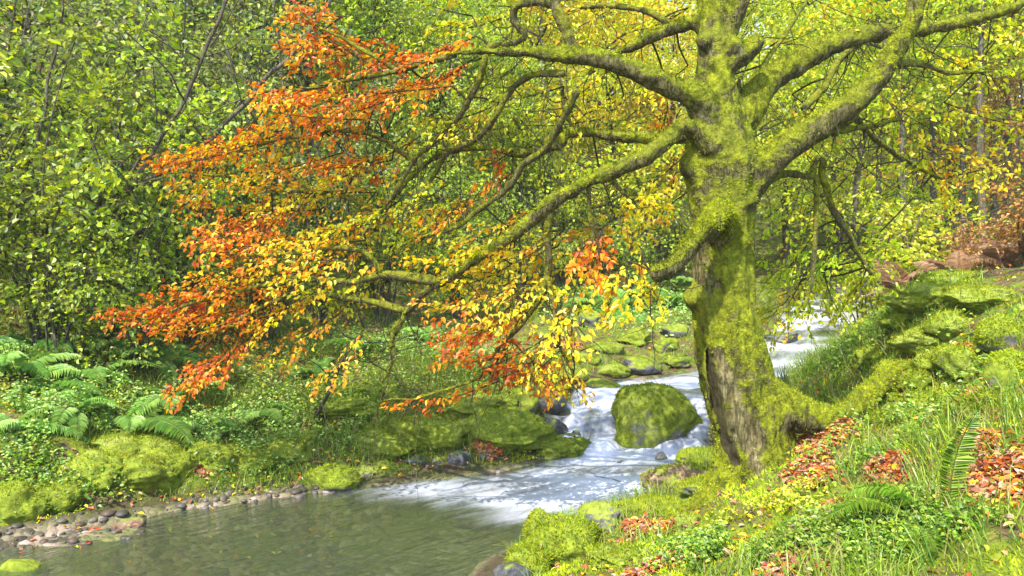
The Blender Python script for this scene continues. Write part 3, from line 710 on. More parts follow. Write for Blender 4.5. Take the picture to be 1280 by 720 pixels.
def build_main_tree():
    mb = MB()
    segs = []
    tp = crom(TRUNK, 110)
    pts, rad = tp[:, :3], tp[:, 3]
    n, sd = len(pts), 48
    ang = np.arange(sd) / sd * 2 * math.pi
    low = sstep(1.3, .35, pts[:, 2])
    rows = []
    for a in range(n):
        fl = 1 + (.06 + .12 * low[a]) * np.sin(ang * 5 + 1.1 + pts[a, 2] * .5) * (.4 + .6 * low[a]) + .05 * np.sin(ang * 9 + 2 * pts[a, 2])
        rows.append(pts[a] + (rad[a] * fl)[:, None] * np.column_stack([np.cos(ang), np.sin(ang), 0 * ang]))
    V = np.vstack(rows + [pts[:1], pts[-1:]])
    i = np.arange(n - 1)[:, None] * sd; j = np.arange(sd)[None]; j2 = (j + 1) % sd
    Q = np.stack([i + j, i + sd + j, i + sd + j2, i + j2], -1).reshape(-1, 4)[:, ::-1]
    a = np.arange(sd); b = (a + 1) % sd; e = (n - 1) * sd
    T3 = np.vstack([np.stack([b, a, np.full(sd, n * sd)], 1), np.stack([e + a, e + b, np.full(sd, n * sd + 1)], 1)])
    mb.add(V, Q, T3)
    segs.append(('trunk', tp))
    for k, v in LIMB_P.items():
        c = crom(v, max(24, int(len(v) * 7)))
        c[:, 3] *= 1 + .10 * (fbm(c[:, :3] * 5, 2, 61) - .5) * 2
        c[:, :3] += (np.column_stack([fbm(c[:, :3] * 2.2, 2, s) for s in (62, 63, 64)]) - .5) * .07 * np.linspace(.2, 1, len(c))[:, None]
        tube(mb, c[:, :3], np.maximum(c[:, 3], .012), 12)
        segs.append((k, c))
    # knots and burrs
    for px, py, d, r in [(866, 372, 5.92, 16), (893, 182, 5.79, 15), (866, 208, 5.92, 18), (930, 300, 5.84, 12), (915, 60, 5.9, 15), (880, 52, 5.92, 12), (934, 250, 5.86, 14)]:
        bm = bmesh.new(); bmesh.ops.create_icosphere(bm, subdivisions=2, radius=r * d / F_PX)
        v = np.array([x.co[:] for x in bm.verts]) + P(px, py, d); f = np.array([[q.index for q in p.verts] for p in bm.faces]); bm.free()
        mb.add(v, None, f)
    src = bpy.data.objects.new('src', mb.mesh('src')); C.objects.link(src)
    m = src.modifiers.new('r', 'REMESH'); m.mode = 'VOXEL'; m.voxel_size = .0165; m.use_smooth_shade = True
    sm = src.modifiers.new('s', 'SMOOTH'); sm.iterations = 3; sm.factor = .5
    dg = bpy.context.evaluated_depsgraph_get()
    ev = src.evaluated_get(dg); em = ev.to_mesh()
    V = np.empty(len(em.vertices) * 3, np.float32); em.vertices.foreach_get('co', V); V = V.reshape(-1, 3).astype(float)
    N = np.empty(len(em.vertices) * 3, np.float32); em.vertices.foreach_get('normal', N); N = N.reshape(-1, 3).astype(float)
    lt = np.empty(len(em.polygons), np.int32); em.polygons.foreach_get('loop_total', lt)
    ls = np.empty(len(em.polygons), np.int32); em.polygons.foreach_get('loop_start', ls)
    vi = np.empty(len(em.loops), np.int32); em.loops.foreach_get('vertex_index', vi)
    ls = ls[lt == 4]
    Q = np.stack([vi[ls], vi[ls + 1], vi[ls + 2], vi[ls + 3]], 1)
    ev.to_mesh_clear(); bpy.data.objects.remove(src)
    # bark relief, ridges running with the grain
    q = V * np.array([7, 7, 1.5])
    V = V + N * ((fbm(q, 4, 70) - .5) * .065 + (fbm(V * 14, 3, 71) - .5) * .03 - .02 * sstep(.09, .0, np.abs(fbm(V * [9, 9, 1.3], 3, 79) - .5)) * sstep(2.4, 1.6, V[:, 2]))[:, None]
    # the long hollow in the trunk and the bare wood beside it
    cr = px_path([(889, 440, 2.5, 5.75), (893, 465, 4.5, 5.75), (898, 490, 5, 5.73), (904, 525, 7, 5.72), (912, 552, 7, 5.70), (924, 582, 5, 5.7)])
    cr = crom(cr, 60)
    front = sstep(.05, -.5, N[:, 1])
    dx = np.sqrt((V[:, None, 0] - cr[None, :, 0]) ** 2 + (V[:, None, 2] - cr[None, :, 2]) ** 2)
    k = dx.argmin(1); dd = dx[np.arange(len(V)), k] / cr[k, 3]
    dd = dd + (fbm(V * 12, 3, 72) - .5) * .8
    near = V[:, 1] < 6.0
    hol = sstep(1.15, .45, dd) * front * near
    V[:, 1] += hol * .09
    V[:, 1] -= sstep(.7, 1.2, dd) * sstep(2.2, 1.3, dd) * front * near * .022
    bw = crom(px_path([(905, 440, 6, 5.7), (912, 480, 10, 5.7), (924, 520, 14, 5.7), (945, 560, 13, 5.7), (952, 590, 10, 5.7)]), 40)
    dx = np.sqrt((V[:, None, 0] - bw[None, :, 0]) ** 2 + (V[:, None, 2] - bw[None, :, 2]) ** 2)
    k = dx.argmin(1); wd = dx[np.arange(len(V)), k] / bw[k, 3] + (fbm(V * np.array([10, 10, 3]), 3, 73) - .5) * 1.4
    wood = .8 * sstep(1.5, .3, wd) * front * near * (1 - hol)
    # thin-moss zones: the flanks of the trunk
    bare = np.clip(wood * 1.1 + hol * 2 + sstep(.50, .66, fbm(V * np.array([2.2, 2.2, 1.1]), 3, 74)) * sstep(.6, -.1, N[:, 2]) * sstep(2.7, 2.0, V[:, 2]), 0, 2)
    # split into trunk, limbs and roots
    best = np.full(len(V), 1e9); own = np.zeros(len(V), int)
    for s, (nm, c) in enumerate(segs):
        c = c[::2]
        skip = 0 if s == 0 else max(2, int(len(c) * .13))
        d = np.empty(len(V))
        for a in range(0, len(V), 20000):
            e = np.linalg.norm(V[a:a + 20000, None] - c[None, skip:, :3], axis=2) / c[None, skip:, 3]
            d[a:a + 20000] = e.min(1)
        if s: d = d * 1.04
        t = d < best; own[t] = s; best[t] = d[t]
    fo = np.sort(own[Q], 1)[:, 1]
    root = link('broad_tree', None, None, loc=TREE_LOC, label='big mossy tree with a hollow trunk and orange and yellow leaves leaning over the stream', cat='tree')
    nrm = unit(N)
    for s, (nm, c) in enumerate(segs):
        f = Q[fo == s]
        if not len(f): continue
        idx, inv = np.unique(f, return_inverse=True)
        name = 'trunk' if s == 0 else ('root' if nm[0] == 'r' else 'branch')
        if nm == 'b_knob': name = 'burr'
        me = make_mesh(name, V[idx] - TREE_LOC, inv.reshape(-1, 4), smooth=True, attrs={'bare': bare[idx], 'wood': wood[idx], 'hollow': hol[idx]})
        o = link(name, me, M_TRUNK, root)
        if nm == 'b_stub': o['label'] = 'stubby branch stump thick with bright moss'
        # moss tufts riding on the upper sides
        cnt = {'trunk': 15000, 'b_stub': 6500}.get(nm, int(900 + 42000 * c[:, 3].mean() * np.linalg.norm(np.diff(c[:, :3], axis=0), axis=1).sum() * .5))
        pick = R.integers(0, len(f), cnt)
        pp = V[f[pick]].mean(1); nn = nrm[f[pick]].mean(1)
        w = fbm(pp * 3.2, 4, 75) + nn[:, 2] * (.16 if s == 0 else .34) - np.minimum(bare[f[pick, 0]], 1) * .4
        ok = w > (.49 if nm != 'b_stub' else .25)
        pp, nn = pp[ok] + (R.random((ok.sum(), 3)) - .5) * .02, nn[ok]
        tm = MB()
        spikes(tm, pp, nn, R.uniform(.008, .022, len(pp)), .0035, pal('M', len(pp)) * (.35 + .95 * sstep(.3, .68, fbm(pp * 2.6, 4, 78)))[:, None])
        if tm.n:
            link('moss', tm.mesh('moss', TREE_LOC), M_MOSSF, o, kind='stuff')
    return root, segs


TREE, SEGS = build_main_tree()

# thinner boughs
BOUGHS = [
    [(497, 402, 4, 6.45), (489, 425, 3, 6.5), (490, 448, 2.2, 6.5), (478, 480, 1.4, 6.55)],
    [(722, 68, 8, 5.7), (710, 45, 7.5, 5.72), (697, 12, 7, 5.75), (688, -25, 6, 5.8)],
    [(697, 6, 6, 5.75), (668, 2, 5.5, 5.8), (645, 8, 5, 5.85), (642, 25, 5, 5.9), (656, 44, 4.5, 5.9), (640, 54, 4, 5.95), (612, 58, 4, 6), (606, 78, 4.5, 6), (600, 100, 4.5, 6.05), (580, 140, 4.5, 6.15), (545, 175, 4, 6.3), (515, 205, 3.5, 6.4), (490, 250, 3, 6.5), (455, 290, 2, 6.6)],
    [(722, 112, 6, 5.75), (705, 145, 5, 5.85), (682, 185, 4.5, 6.0), (655, 205, 4, 6.1), (640, 230, 4, 6.2), (612, 255, 3.5, 6.3), (590, 270, 3.5, 6.4), (560, 285, 2.5, 6.5), (520, 300, 2, 6.6)],
    [(705, 92, 4.5, 5.75), (665, 95, 4, 5.85), (640, 112, 4, 5.95), (624, 140, 4, 6), (606, 165, 4, 6.1), (592, 178, 4, 6.2), (560, 195, 3.5, 6.4), (540, 225, 3, 6.5)],
    [(545, 352, 7, 6.25), (510, 346, 6, 6.4), (480, 344, 5, 6.5), (440, 352, 4, 6.6), (390, 350, 3.5, 6.7), (330, 356, 3, 6.8), (270, 372, 2.5, 6.9), (215, 388, 1.8, 7)],
    [(505, 388, 5, 6.4), (470, 378, 4, 6.5), (430, 372, 3.5, 6.6), (370, 366, 3, 6.8), (300, 400, 2.5, 6.9), (250, 440, 1.8, 7)],
    [(478, 268, 3.5, 6.7), (430, 245, 3.2, 6.8), (395, 240, 3, 6.85), (350, 235, 2.6, 6.9), (290, 222, 2.2, 7), (225, 212, 1.6, 7.1)],
    [(480, 345, 4, 6.5), (455, 315, 3, 6.6), (400, 312, 2.6, 6.7), (340, 318, 2.2, 6.8), (265, 318, 1.6, 6.9)],
    [(570, 68, 4, 5.9), (520, 82, 3.4, 6.0), (470, 95, 3, 6.1), (410, 105, 2.4, 6.2), (330, 112, 1.6, 6.3)],
    [(500, 90, 3, 6.05), (450, 60, 2.4, 6.1), (400, 35, 1.8, 6.2)],
    [(520, 205, 3, 6.5), (470, 170, 2.5, 6.6), (410, 165, 2.2, 6.7), (330, 180, 1.8, 6.9), (240, 200, 1.4, 7)],
    [(690, 256, 6, 5.9), (684, 290, 5, 5.95), (686, 325, 4.5, 6.0), (680, 355, 4, 6.05), (668, 385, 3.2, 6.1), (640, 420, 2.5, 6.2), (610, 450, 2, 6.3)],
    [(683, 345, 3.5, 6.0), (694, 385, 3, 6.0), (700, 430, 2.4, 6.05), (716, 470, 1.8, 6.1)],
    [(640, 425, 2.2, 6.2), (600, 470, 2, 6.3), (540, 492, 1.6, 6.4), (485, 505, 1.2, 6.5)],
    [(735, 228, 3.5, 5.8), (738, 262, 3, 5.85), (742, 300, 2.5, 5.9), (738, 335, 2, 5.9)],
    [(760, 216, 3, 5.75), (778, 240, 2.6, 5.8), (800, 252, 2, 5.85)],
    [(822, 346, 4, 5.4), (812, 360, 2.5, 5.4), (800, 372, 1.8, 5.45)],
    [(718, 165, 3.2, 6.4), (704, 130, 2.6, 6.4), (700, 100, 2, 6.4)],
    [(930, 262, 6, 6), (962, 225, 5.5, 6.1), (985, 217, 5, 6.15), (1012, 220, 4.5, 6.2), (1018, 200, 4.5, 6.2), (1028, 200, 4.5, 6.2), (1026, 222, 4.5, 6.2), (1042, 258, 4, 6.3), (1062, 295, 3.2, 6.4), (1088, 342, 2.5, 6.5)],
    [(1020, 218, 4, 6.2), (1021, 250, 3.5, 6.2), (1019, 300, 3.2, 6.2), (1014, 345, 2.6, 6.2), (1008, 385, 1.8, 6.2)],
    [(1042, 165, 6, 5.9), (1065, 160, 4, 6), (1095, 156, 3, 6.1), (1128, 148, 2, 6.2)],
    [(1005, 135, 5, 6.0), (1030, 108, 4.5, 6.2), (1052, 72, 4, 6.3), (1075, 52, 3.4, 6.5), (1112, 30, 3, 6.6)],
    [(1105, 80, 5, 5.8), (1150, 80, 4, 6), (1190, 92, 3, 6.2), (1235, 88, 2, 6.4)],
    [(1060, 135, 5, 5.95), (1090, 170, 3.4, 6.3), (1130, 200, 2.6, 6.6), (1180, 225, 1.8, 6.9)],
    [(940, 120, 5, 6.1), (958, 75, 3.6, 6.3), (985, 40, 2.8, 6.5), (1010, 0, 2, 6.6)],
    [(845, 34, 5, 6.2), (800, 12, 4, 6.3), (745, 8, 3, 6.4), (690, 16, 2, 6.5)],
]
bark_pts = []
for nm, c in SEGS:
    if nm[0] == 'b': bark_pts.append(c[len(c) // 3:])
for bg in BOUGHS:
    v = px_path(bg)
    c = crom(v, len(bg) * 6)
    c[:, :3] += (np.column_stack([fbm(c[:, :3] * 4, 2, s) for s in (162, 163, 164)]) - .5) * .09 * np.linspace(0, 1, len(c))[:, None]
    c[:, 3] = np.maximum(c[:, 3], .005)
    mb = MB(); tube(mb, c[:, :3], c[:, 3] * (1 + .12 * R.normal(size=len(c))), 8)
    o = link('branch', mb.mesh('branch', TREE_LOC, True), M_LIMB, TREE)
    L = np.linalg.norm(np.diff(c[:, :3], axis=0), axis=1).sum()
    k = R.integers(0, len(c), int(500 * L)); dirs = unit(R.normal(size=(len(k), 3)) + [0, 0, .7])
    tm = MB(); spikes(tm, c[k, :3] + dirs * c[k, 3][:, None] * .9, dirs, R.uniform(.006, .016, len(k)), .0028, pal('M', len(k)))
    link('moss', tm.mesh('moss', TREE_LOC), M_MOSSF, o, kind='stuff')
    bark_pts.append(c)

# fine crooked twigs all over the limbs
tw = MB()
for c in bark_pts:
    ln_ = np.linalg.norm(np.diff(c[:, :3], axis=0), axis=1).sum()
    for q in range(int(ln_ * 13)):
        k = R.integers(0, len(c)); o = c[k, :3]
        if o[2] > 6.5: continue
        d = R.normal(size=3) * [1, .8, .9]; L = R.uniform(.15, .65)
        if R.random() < .35: d = np.array([R.normal() * .4, R.normal() * .3, -1.]); L *= 1.3
        d = d / np.linalg.norm(d)
        t = np.linspace(0, 1, 9)[:, None]
        path = o + t * d * L + np.cumsum(R.normal(size=(9, 3)) * L * .035, 0) * (t > 0)
        tube(tw, path, np.linspace(R.uniform(.003, .0065), .0013, 9), 4)
        for _ in range(R.integers(0, 3)):
            e = R.integers(3, 8); d2 = unit((d + R.normal(size=3) * .8)[None])[0]
            tube(tw, path[e] + np.linspace(0, 1, 5)[:, None] * d2 * L * R.uniform(.2, .5) + np.cumsum(R.normal(size=(5, 3)) * .006, 0), np.linspace(.0026, .001, 5), 4)
link('twig', tw.mesh('twig', TREE_LOC, True), M_TWIG, TREE)
BK = np.vstack([np.column_stack([c]) for c in bark_pts])

# leaf sprays: main twig from (px0,py0) to (px1,py1), reach to the sides in m, pigment
SPRAYS = [
    (480, 90, 365, 0, 6.2, .30, 'OA'), (595, 45, 470, 72, 6.0, .22, 'O'), (565, 108, 320, 108, 6.2, .36, 'O'), (520, 66, 390, 58, 6.3, .28, 'O'), (470, 150, 325, 128, 6.4, .32, 'OA'),
    (440, 95, 320, 118, 6.6, .30, 'OA'), (545, 85, 460, 118, 6.5, .28, 'O'), (420, 60, 350, 28, 6.5, .25, 'OA'),
    (500, 120, 380, 140, 6.5, .28, 'O'), (430, 20, 372, 0, 6.3, .22, 'O'), (450, 60, 350, 60, 6.6, .26, 'O'), (590, 75, 520, 100, 6.2, .22, 'O'), (380, 130, 300, 160, 6.9, .26, 'O'), (330, 165, 195, 200, 7.1, .22, 'O'), (470, 130, 400, 160, 6.6, .26, 'O'), (340, 280, 240, 290, 7.1, .22, 'O'), (320, 385, 140, 392, 7.0, .24, 'O'), (290, 440, 210, 485, 7.0, .2, 'O'), (680, 440, 620, 465, 6.1, .26, 'O'), (640, 395, 560, 420, 6.2, .24, 'O'),
    (400, 150, 190, 205, 6.9, .30, 'OA'), (430, 190, 215, 232, 7.0, .36, 'AY'), (490, 200, 385, 200, 6.7, .22, 'O'), (470, 240, 300, 226, 6.8, .36, 'AY'), (380, 175, 255, 185, 7.1, .28, 'OA'),
    (400, 262, 225, 250, 7.0, .30, 'OA'), (365, 262, 235, 300, 7.0, .28, 'O'), (460, 300, 255, 298, 6.8, .40, 'OA'), (420, 330, 240, 345, 6.9, .40, 'OA'), (485, 325, 330, 310, 6.7, .36, 'AY'),
    (490, 350, 380, 370, 6.6, .30, 'YG'), (345, 358, 135, 395, 6.95, .32, 'O'), (365, 388, 195, 408, 7.0, .30, 'OA'), (330, 405, 205, 490, 7.0, .26, 'OA'), (305, 425, 235, 470, 7.0, .22, 'O'), (300, 365, 180, 372, 7.0, .24, 'O'),
    (440, 380, 330, 435, 6.8, .30, 'A'), (455, 410, 390, 480, 6.7, .26, 'A'), (500, 250, 400, 300, 6.6, .32, 'AY'), (560, 230, 460, 280, 6.5, .32, 'YG'), (525, 170, 420, 208, 6.6, .3, 'AY'), (420, 345, 320, 395, 6.9, .34, 'AY'),
    (640, 188, 600, 199, 6.4, .12, 'O'), (640, 215, 592, 236, 6.4, .12, 'O'), (600, 248, 515, 268, 6.4, .26, 'OA'), (665, 268, 560, 300, 6.2, .32, 'AY'), (620, 318, 500, 328, 6.3, .30, 'AY'), (705, 288, 620, 330, 6.0, .32, 'Y'),
    (690, 338, 590, 380, 6.1, .36, 'Y'), (640, 358, 530, 388, 6.2, .30, 'OA'), (665, 388, 540, 418, 6.2, .34, 'O'), (702, 378, 664, 470, 6.0, .30, 'Y'), (690, 418, 600, 452, 6.1, .34, 'O'), (700, 438, 640, 472, 6.05, .3, 'O'),
    (702, 446, 735, 492, 6.0, .26, 'AY'), (664, 448, 700, 490, 6.1, .22, 'OA'), (625, 476, 480, 506, 6.35, .10, 'O'), (722, 348, 700, 430, 5.95, .26, 'Y'), (752, 286, 735, 345, 5.9, .22, 'O'), (765, 296, 722, 330, 5.95, .2, 'O'), (742, 300, 728, 345, 5.85, .18, 'OA'), (640, 330, 560, 350, 6.3, .3, 'Y'),
    (780, 236, 822, 262, 5.85, .16, 'Y'), (850, 200, 790, 235, 6.9, .26, 'YG'), (845, 250, 780, 290, 7.1, .24, 'Y'), (770, 270, 720, 300, 6.6, .2, 'AY'), (845, 215, 810, 250, 6.6, .2, 'Y'), (760, 256, 825, 246, 5.9, .14, 'Y'), (803, 312, 822, 368, 5.4, .18, 'Y'), (782, 326, 792, 388, 5.45, .2, 'Y'), (762, 336, 750, 396, 5.6, .2, 'Y'), (832, 112, 820, 165, 6.6, .13, 'O'),
    (745, 150, 640, 146, 6.4, .28, 'YG'), (625, 130, 520, 146, 6.3, .3, 'YG'), (705, 108, 600, 116, 6.2, .3, 'YG'), (805, 58, 700, 44, 6.4, .34, 'YG'), (640, 18, 540, 30, 6.2, .34, 'YG'), (765, 8, 660, -4, 6.4, .34, 'Y'), (860, 82, 790, 112, 6.4, .26, 'Y'),
    (590, 20, 520, -10, 6.3, .3, 'YG'), (860, 10, 790, 30, 6.6, .3, 'YG'), (780, 120, 700, 140, 6.6, .3, 'Y'), (580, 250, 500, 310, 6.6, .3, 'YG'),
    (962, 58, 1035, 18, 6.6, .34, 'YG'), (990, 118, 1062, 160, 6.6, .30, 'YG'), (1100, 118, 1182, 162, 6.4, .34, 'YG'), (1150, 58, 1255, 92, 6.4, .36, 'YG'), (1205, 28, 1295, 20, 6.7, .36, 'YG'), (1130, 168, 1232, 212, 6.8, .34, 'Y'),
    (1180, 128, 1285, 150, 6.6, .34, 'YG'), (1055, 186, 1132, 240, 6.7, .30, 'G'), (1002, 228, 975, 290, 6.6, .28, 'G'), (1042, 258, 1105, 318, 6.5, .30, 'G'), (1020, 288, 955, 350, 6.5, .34, 'G'), (1012, 330, 965, 402, 6.6, .34, 'YG'),
    (1030, 338, 1062, 398, 6.6, .28, 'YG'), (1062, 308, 1118, 342, 6.5, .28, 'G'), (1160, 200, 1205, 258, 7.0, .24, 'Y'), (1045, 275, 1010, 350, 6.4, .3, 'G'), (1000, 352, 945, 400, 6.8, .28, 'Y'), (1075, 60, 1130, 110, 6.9, .32, 'YG'), (1020, 0, 1100, 20, 6.8, .3, 'YG'),
    (1085, 330, 1040, 390, 6.7, .28, 'YG'), (985, 300, 950, 330, 6.9, .26, 'YG'),
    (700, 300, 600, 345, 6.3, .34, 'Y'), (690, 360, 610, 400, 6.3, .34, 'Y'), (715, 400, 690, 470, 6.1, .26, 'Y'), (650, 290, 560, 330, 6.5, .3, 'Y'), (640, 380, 560, 430, 6.4, .3, 'AY'), (735, 300, 690, 350, 6.2, .28, 'Y'), (480, 260, 380, 290, 6.7, .34, 'Y'), (450, 210, 330, 250, 6.9, .3, 'Y'), (400, 290, 300, 330, 6.8, .3, 'AY'),
    (1010, 345, 985, 405, 6.9, .3, 'YG'), (1045, 300, 990, 360, 7.1, .34, 'G'), (1100, 290, 1050, 345, 7.2, .3, 'G'), (1060, 220, 990, 270, 7.1, .32, 'YG'), (1150, 100, 1080, 160, 7.2, .34, 'YG'), (1230, 70, 1160, 130, 7.3, .36, 'YG'), (1280, 180, 1200, 220, 7.4, .3, 'Y'), (1020, 130, 960, 190, 7.2, .3, 'Y'), (660, 70, 580, 110, 6.9, .34, 'YG'), (760, 90, 680, 130, 6.9, .34, 'Y'), (850, 130, 780, 150, 7.0, .3, 'YG'), (600, 150, 520, 180, 6.9, .3, 'YG'),
]


def leaf_spray(x0, y0, x1, y1, d, w, colr):
    a = P(x0, y0, d); b = P(x1, y1, d + R.uniform(-.25, .35))
    ax = b - a; L = np.linalg.norm(ax); ax = ax / L
    # the twig's plane: sideways reach mostly in depth, tipped so its underside shows
    sd = np.cross(ax, [0, 0, 1.]); sd = sd / max(np.linalg.norm(sd), .2)
    tilt = R.uniform(.28, .70) * R.choice([1, 1, -1])
    up = np.cross(sd, ax); up = up / np.linalg.norm(up)
    if up[2] < 0: up = -up
    sv = unit((sd * math.cos(tilt) + up * math.sin(tilt))[None])[0]
    nv = np.cross(ax, sv)
    # reach from the closest bough
    k = np.linalg.norm(BK[:, :3] - a, axis=1).argmin()
    tw = MB()
    t = np.linspace(0, 1, 8)[:, None]
    root = BK[k, :3]
    if np.linalg.norm(root - a) > .05:
        mid = (root + a) / 2 + R.normal(size=3) * .05 * np.linalg.norm(root - a)
        con = crom(np.array([root, mid, a]), 8)
        tube(tw, con, np.linspace(.009, .0065, 8), 5)
    main = a + t * (b - a) + nv * (np.sin(t * 3.1) * .05) - np.array([0, 0, 1.]) * (t ** 2 * .06)
    tube(tw, main, np.linspace(.0065, .002, 8), 5)
    lv = MB()
    pos, axs = [], []
    n_side = max(4, int(L / .060))
    for q in range(n_side):
        u = (q + .5) / n_side
        o = a + (b - a) * u + nv * math.sin(u * 3.1) * .05
        sgn = 1 if q % 2 else -1
        ln = w * (.35 + .85 * math.sin(math.pi * min(1, .12 + u * .86)) ** .8) * R.uniform(.6, 1.2)
        dr = unit((ax * R.uniform(.45, 1.0) + sgn * sv + nv * R.normal() * .25 - np.array([0, 0, .18]))[None])[0]
        tt = np.linspace(0, 1, 4)[:, None]
        st = o + tt * dr * ln - np.array([0, 0, 1.]) * tt ** 2 * ln * .14
        if ln > .12: tube(tw, st, np.linspace(.0032, .0012, 4), 4)
        m = max(3, int(ln / ((.0172 if colr in ('O', 'OA') else .0195) if w > .24 else .011)))
        s = np.sort(R.random(m))[:, None] * .95 + .05
        pp = o + s * dr * ln - np.array([0, 0, 1.]) * s ** 2 * ln * .14
        pos.append(pp)
        alt = np.where(np.arange(m) % 2, 1, -1)[:, None]
        axs.append(unit(dr * .8 + alt * np.cross(nv, dr) * .8 + R.normal(size=(m, 3)) * .35 - np.array([0, 0, .25])))
    pos = np.vstack(pos); axs = np.vstack(axs); n = len(pos)
    pos = pos + R.normal(size=(n, 3)) * .018
    nor = unit(nv[None] * np.sign(nv[2] + 1e-6) + R.normal(size=(n, 3)) * .45 + [0, 0, .35])
    col = pal(colr, n)
    # neighbouring leaves turn colour together
    other = pal({'O': 'OA', 'OA': 'AY', 'AY': 'A', 'Y': 'AY', 'YG': 'Y', 'G': 'YG', 'A': 'Y'}[colr], n)
    uu = np.clip((pos - a) @ ax / L, 0, 1)
    mk = (fbm(pos * 4.5, 2, 33) + np.where(colr in ('O', 'OA'), (.16 if colr == 'OA' else .10) * (.2 - uu), .2 * (.5 - uu)) > .56)[:, None]
    col = np.where(mk, other, col)
    leaves(lv, pos, axs, nor, R.triangular(.024, .046, .070, n), R.uniform(.55, .7), col)
    o = link('foliage', lv.mesh('foliage', TREE_LOC), M_LEAF, TREE)
    link('twig', tw.mesh('twig', TREE_LOC, True), M_TWIG, o)
    nice = {'O': 'spray of burnt orange leaves', 'OA': 'spray of orange and amber leaves', 'AY': 'spray of amber and yellow leaves', 'A': 'loose spray of amber leaves', 'Y': 'spray of yellow leaves', 'YG': 'spray of yellow-green leaves', 'G': 'spray of bright green leaves'}[colr]
    o['label'] = nice


for s in SPRAYS:
    leaf_spray(*s)


# unseen leaf clumps added above to break the sun into flecks over the stream
def shade_crown():
    lv, tw = MB(), MB()
    for _ in range(36):
        e = np.array([R.uniform(-5.4, .6), R.uniform(3.2, 7.6), R.uniform(5.2, 7.6)])
        if e[2] < CAMZ + .345 * e[1] + .75: e[2] = CAMZ + .345 * e[1] + .75 + R.random()
        o = TRUNK[-1 - R.integers(0, 2), :3]
        br = crom(np.array([o, (o * .6 + e * .4) + [0, 0, .5], e]), 9)
        tube(tw, br, np.linspace(.035, .006, 9), 5)
        m = 150
        p = e + R.normal(size=(m, 3)) * [.42, .42, .12]
        leaves(lv, p, R.normal(size=(m, 3)) + [0, 0, -.3], R.normal(size=(m, 3)) * .5 + [0, 0, 1], R.uniform(.05, .08, m), .65, pal('YG' if e[0] > 0 else 'OA', m))
    o = link('crown', lv.mesh('crown', TREE_LOC), M_LEAF, TREE)  # out of view, placed so its shade falls on the stream
    link('twig', tw.mesh('twig', TREE_LOC, True), M_TWIG, o)


shade_crown()

# ------------------------------------------------------------------ rocks
ROCKN = {}


def rock_mesh(seed, sx, sy, sz, sub, rough):
    bm = bmesh.new(); bmesh.ops.create_icosphere(bm, subdivisions=sub, radius=1)
    v = np.array([x.co[:] for x in bm.verts]); f = np.array([[q.index for q in p.verts] for p in bm.faces]); bm.free()
    rr = np.random.default_rng(seed)
    n = v.copy()
    for _ in range(7):                                         # a few worn flat faces
        d = unit(rr.normal(size=3)[None])[0]; h = rr.uniform(.62, .9)
        e = n @ d - h
        n = n - np.maximum(e, 0)[:, None] * d * rr.uniform(.6, .95)
    n = n * (1 + (fbm(v * 1.4 + seed, 4, seed) - .5) * rough + (fbm(v * 5 + seed, 3, seed + 3) - .5) * rough * .25)[:, None]
    n = n * np.array([sx, sy, sz])
    return n, f


def rock(px, py, d, w, h, mat, label, name='boulder', cat='boulder', group=None, deep=.8, moss=0, rough=.45, rz=None, tilt=0):
    """px, py: its middle in the photo; w, h: its size there in photo pixels."""
    c = P(px, py, d)
    sx, sz = w / 2 * d / F_PX, h / 2 * d / F_PX
    sy = sx * deep
    seed = int(px * 7 + py * 13) % 9999
    c[1] += sy * .5
    g = gz(c[0], c[1])
    if mat is MS and d < 9.3 and 'stream boulder' not in label: c[2] = max(c[2], g + .18 * sz)
    if mat is MS and d > 6 and c[0] < .6 and d < 9.4: sx *= 1.25; sy *= 1.35
    low = c[2] - sz
    if low > g - .02:                                           # long enough below to sit in the ground
        add = min(low - (g - .05), sz * .5 + .04); sz += add / 2; c[2] -= add / 2
        if c[2] - sz > g: c[2] = g + sz * .8
    sub = 5 if w > 60 else (4 if w > 24 else 3)
    if mat is MS and any(q in label for q in ('hump', 'lump', 'cushion', 'log shape', 'soft', 'shelf', 'point')): rough = 1.05
    V, f = rock_mesh(seed, sx, sy, sz, sub, rough)
    a = R.uniform(-.35, .35) if rz is None else rz
    ca, sa = math.cos(a), math.sin(a)
    if tilt: V = V @ np.array(Matrix.Rotation(tilt, 3, 'Y')).T
    V = V @ np.array([[ca, sa, 0], [-sa, ca, 0], [0, 0, 1]])
    base = np.array([0, 0, -sz])
    if mat is MS and any(q in label for q in ('hump', 'lump', 'cushion', 'log shape', 'soft', 'shelf', 'point')): mat = M_CUSH
    o = link(name, make_mesh(name, V - base, None, f, smooth=True), mat, loc=c + base, label=label, cat=cat, group=group)
    if moss:
        fn = unit(np.cross(V[f[:, 1]] - V[f[:, 0]], V[f[:, 2]] - V[f[:, 0]]))
        ar = np.linalg.norm(np.cross(V[f[:, 1]] - V[f[:, 0]], V[f[:, 2]] - V[f[:, 0]]), axis=1)
        k = R.choice(len(f), moss, p=ar / ar.sum())
        b = R.dirichlet((1, 1, 1), moss)
        p = (V[f[k]] * b[:, :, None]).sum(1); nn = fn[k]
        ok = (fbm((p + c) * 4.5, 4, 5) + nn[:, 2] * .35) > .50
        p, nn = p[ok], nn[ok]
        tm = MB(); spikes(tm, p - base, nn, R.uniform(.012, .030, len(p)), .0042, pal('M', len(p)) * (.75 + .5 * fbm((p + c) * 3, 3, 6))[:, None])
        if mat is M_CUSH:                                       # grass growing out of the moss
            g = R.random(len(p)) < .07; g &= nn[:, 2] > -.1; q = int(g.sum())
            blades(tm, p[g] - base - nn[g] * .01, nn[g] * .8 + [0, 0, .45] + R.normal(size=(q, 3)) * .3, R.uniform(.05, .16, q), R.uniform(.002, .0035, q), pal('GR', q), 1.1)
        link('moss', tm.mesh('moss'), M_MOSSF, o, kind='stuff')
    return o


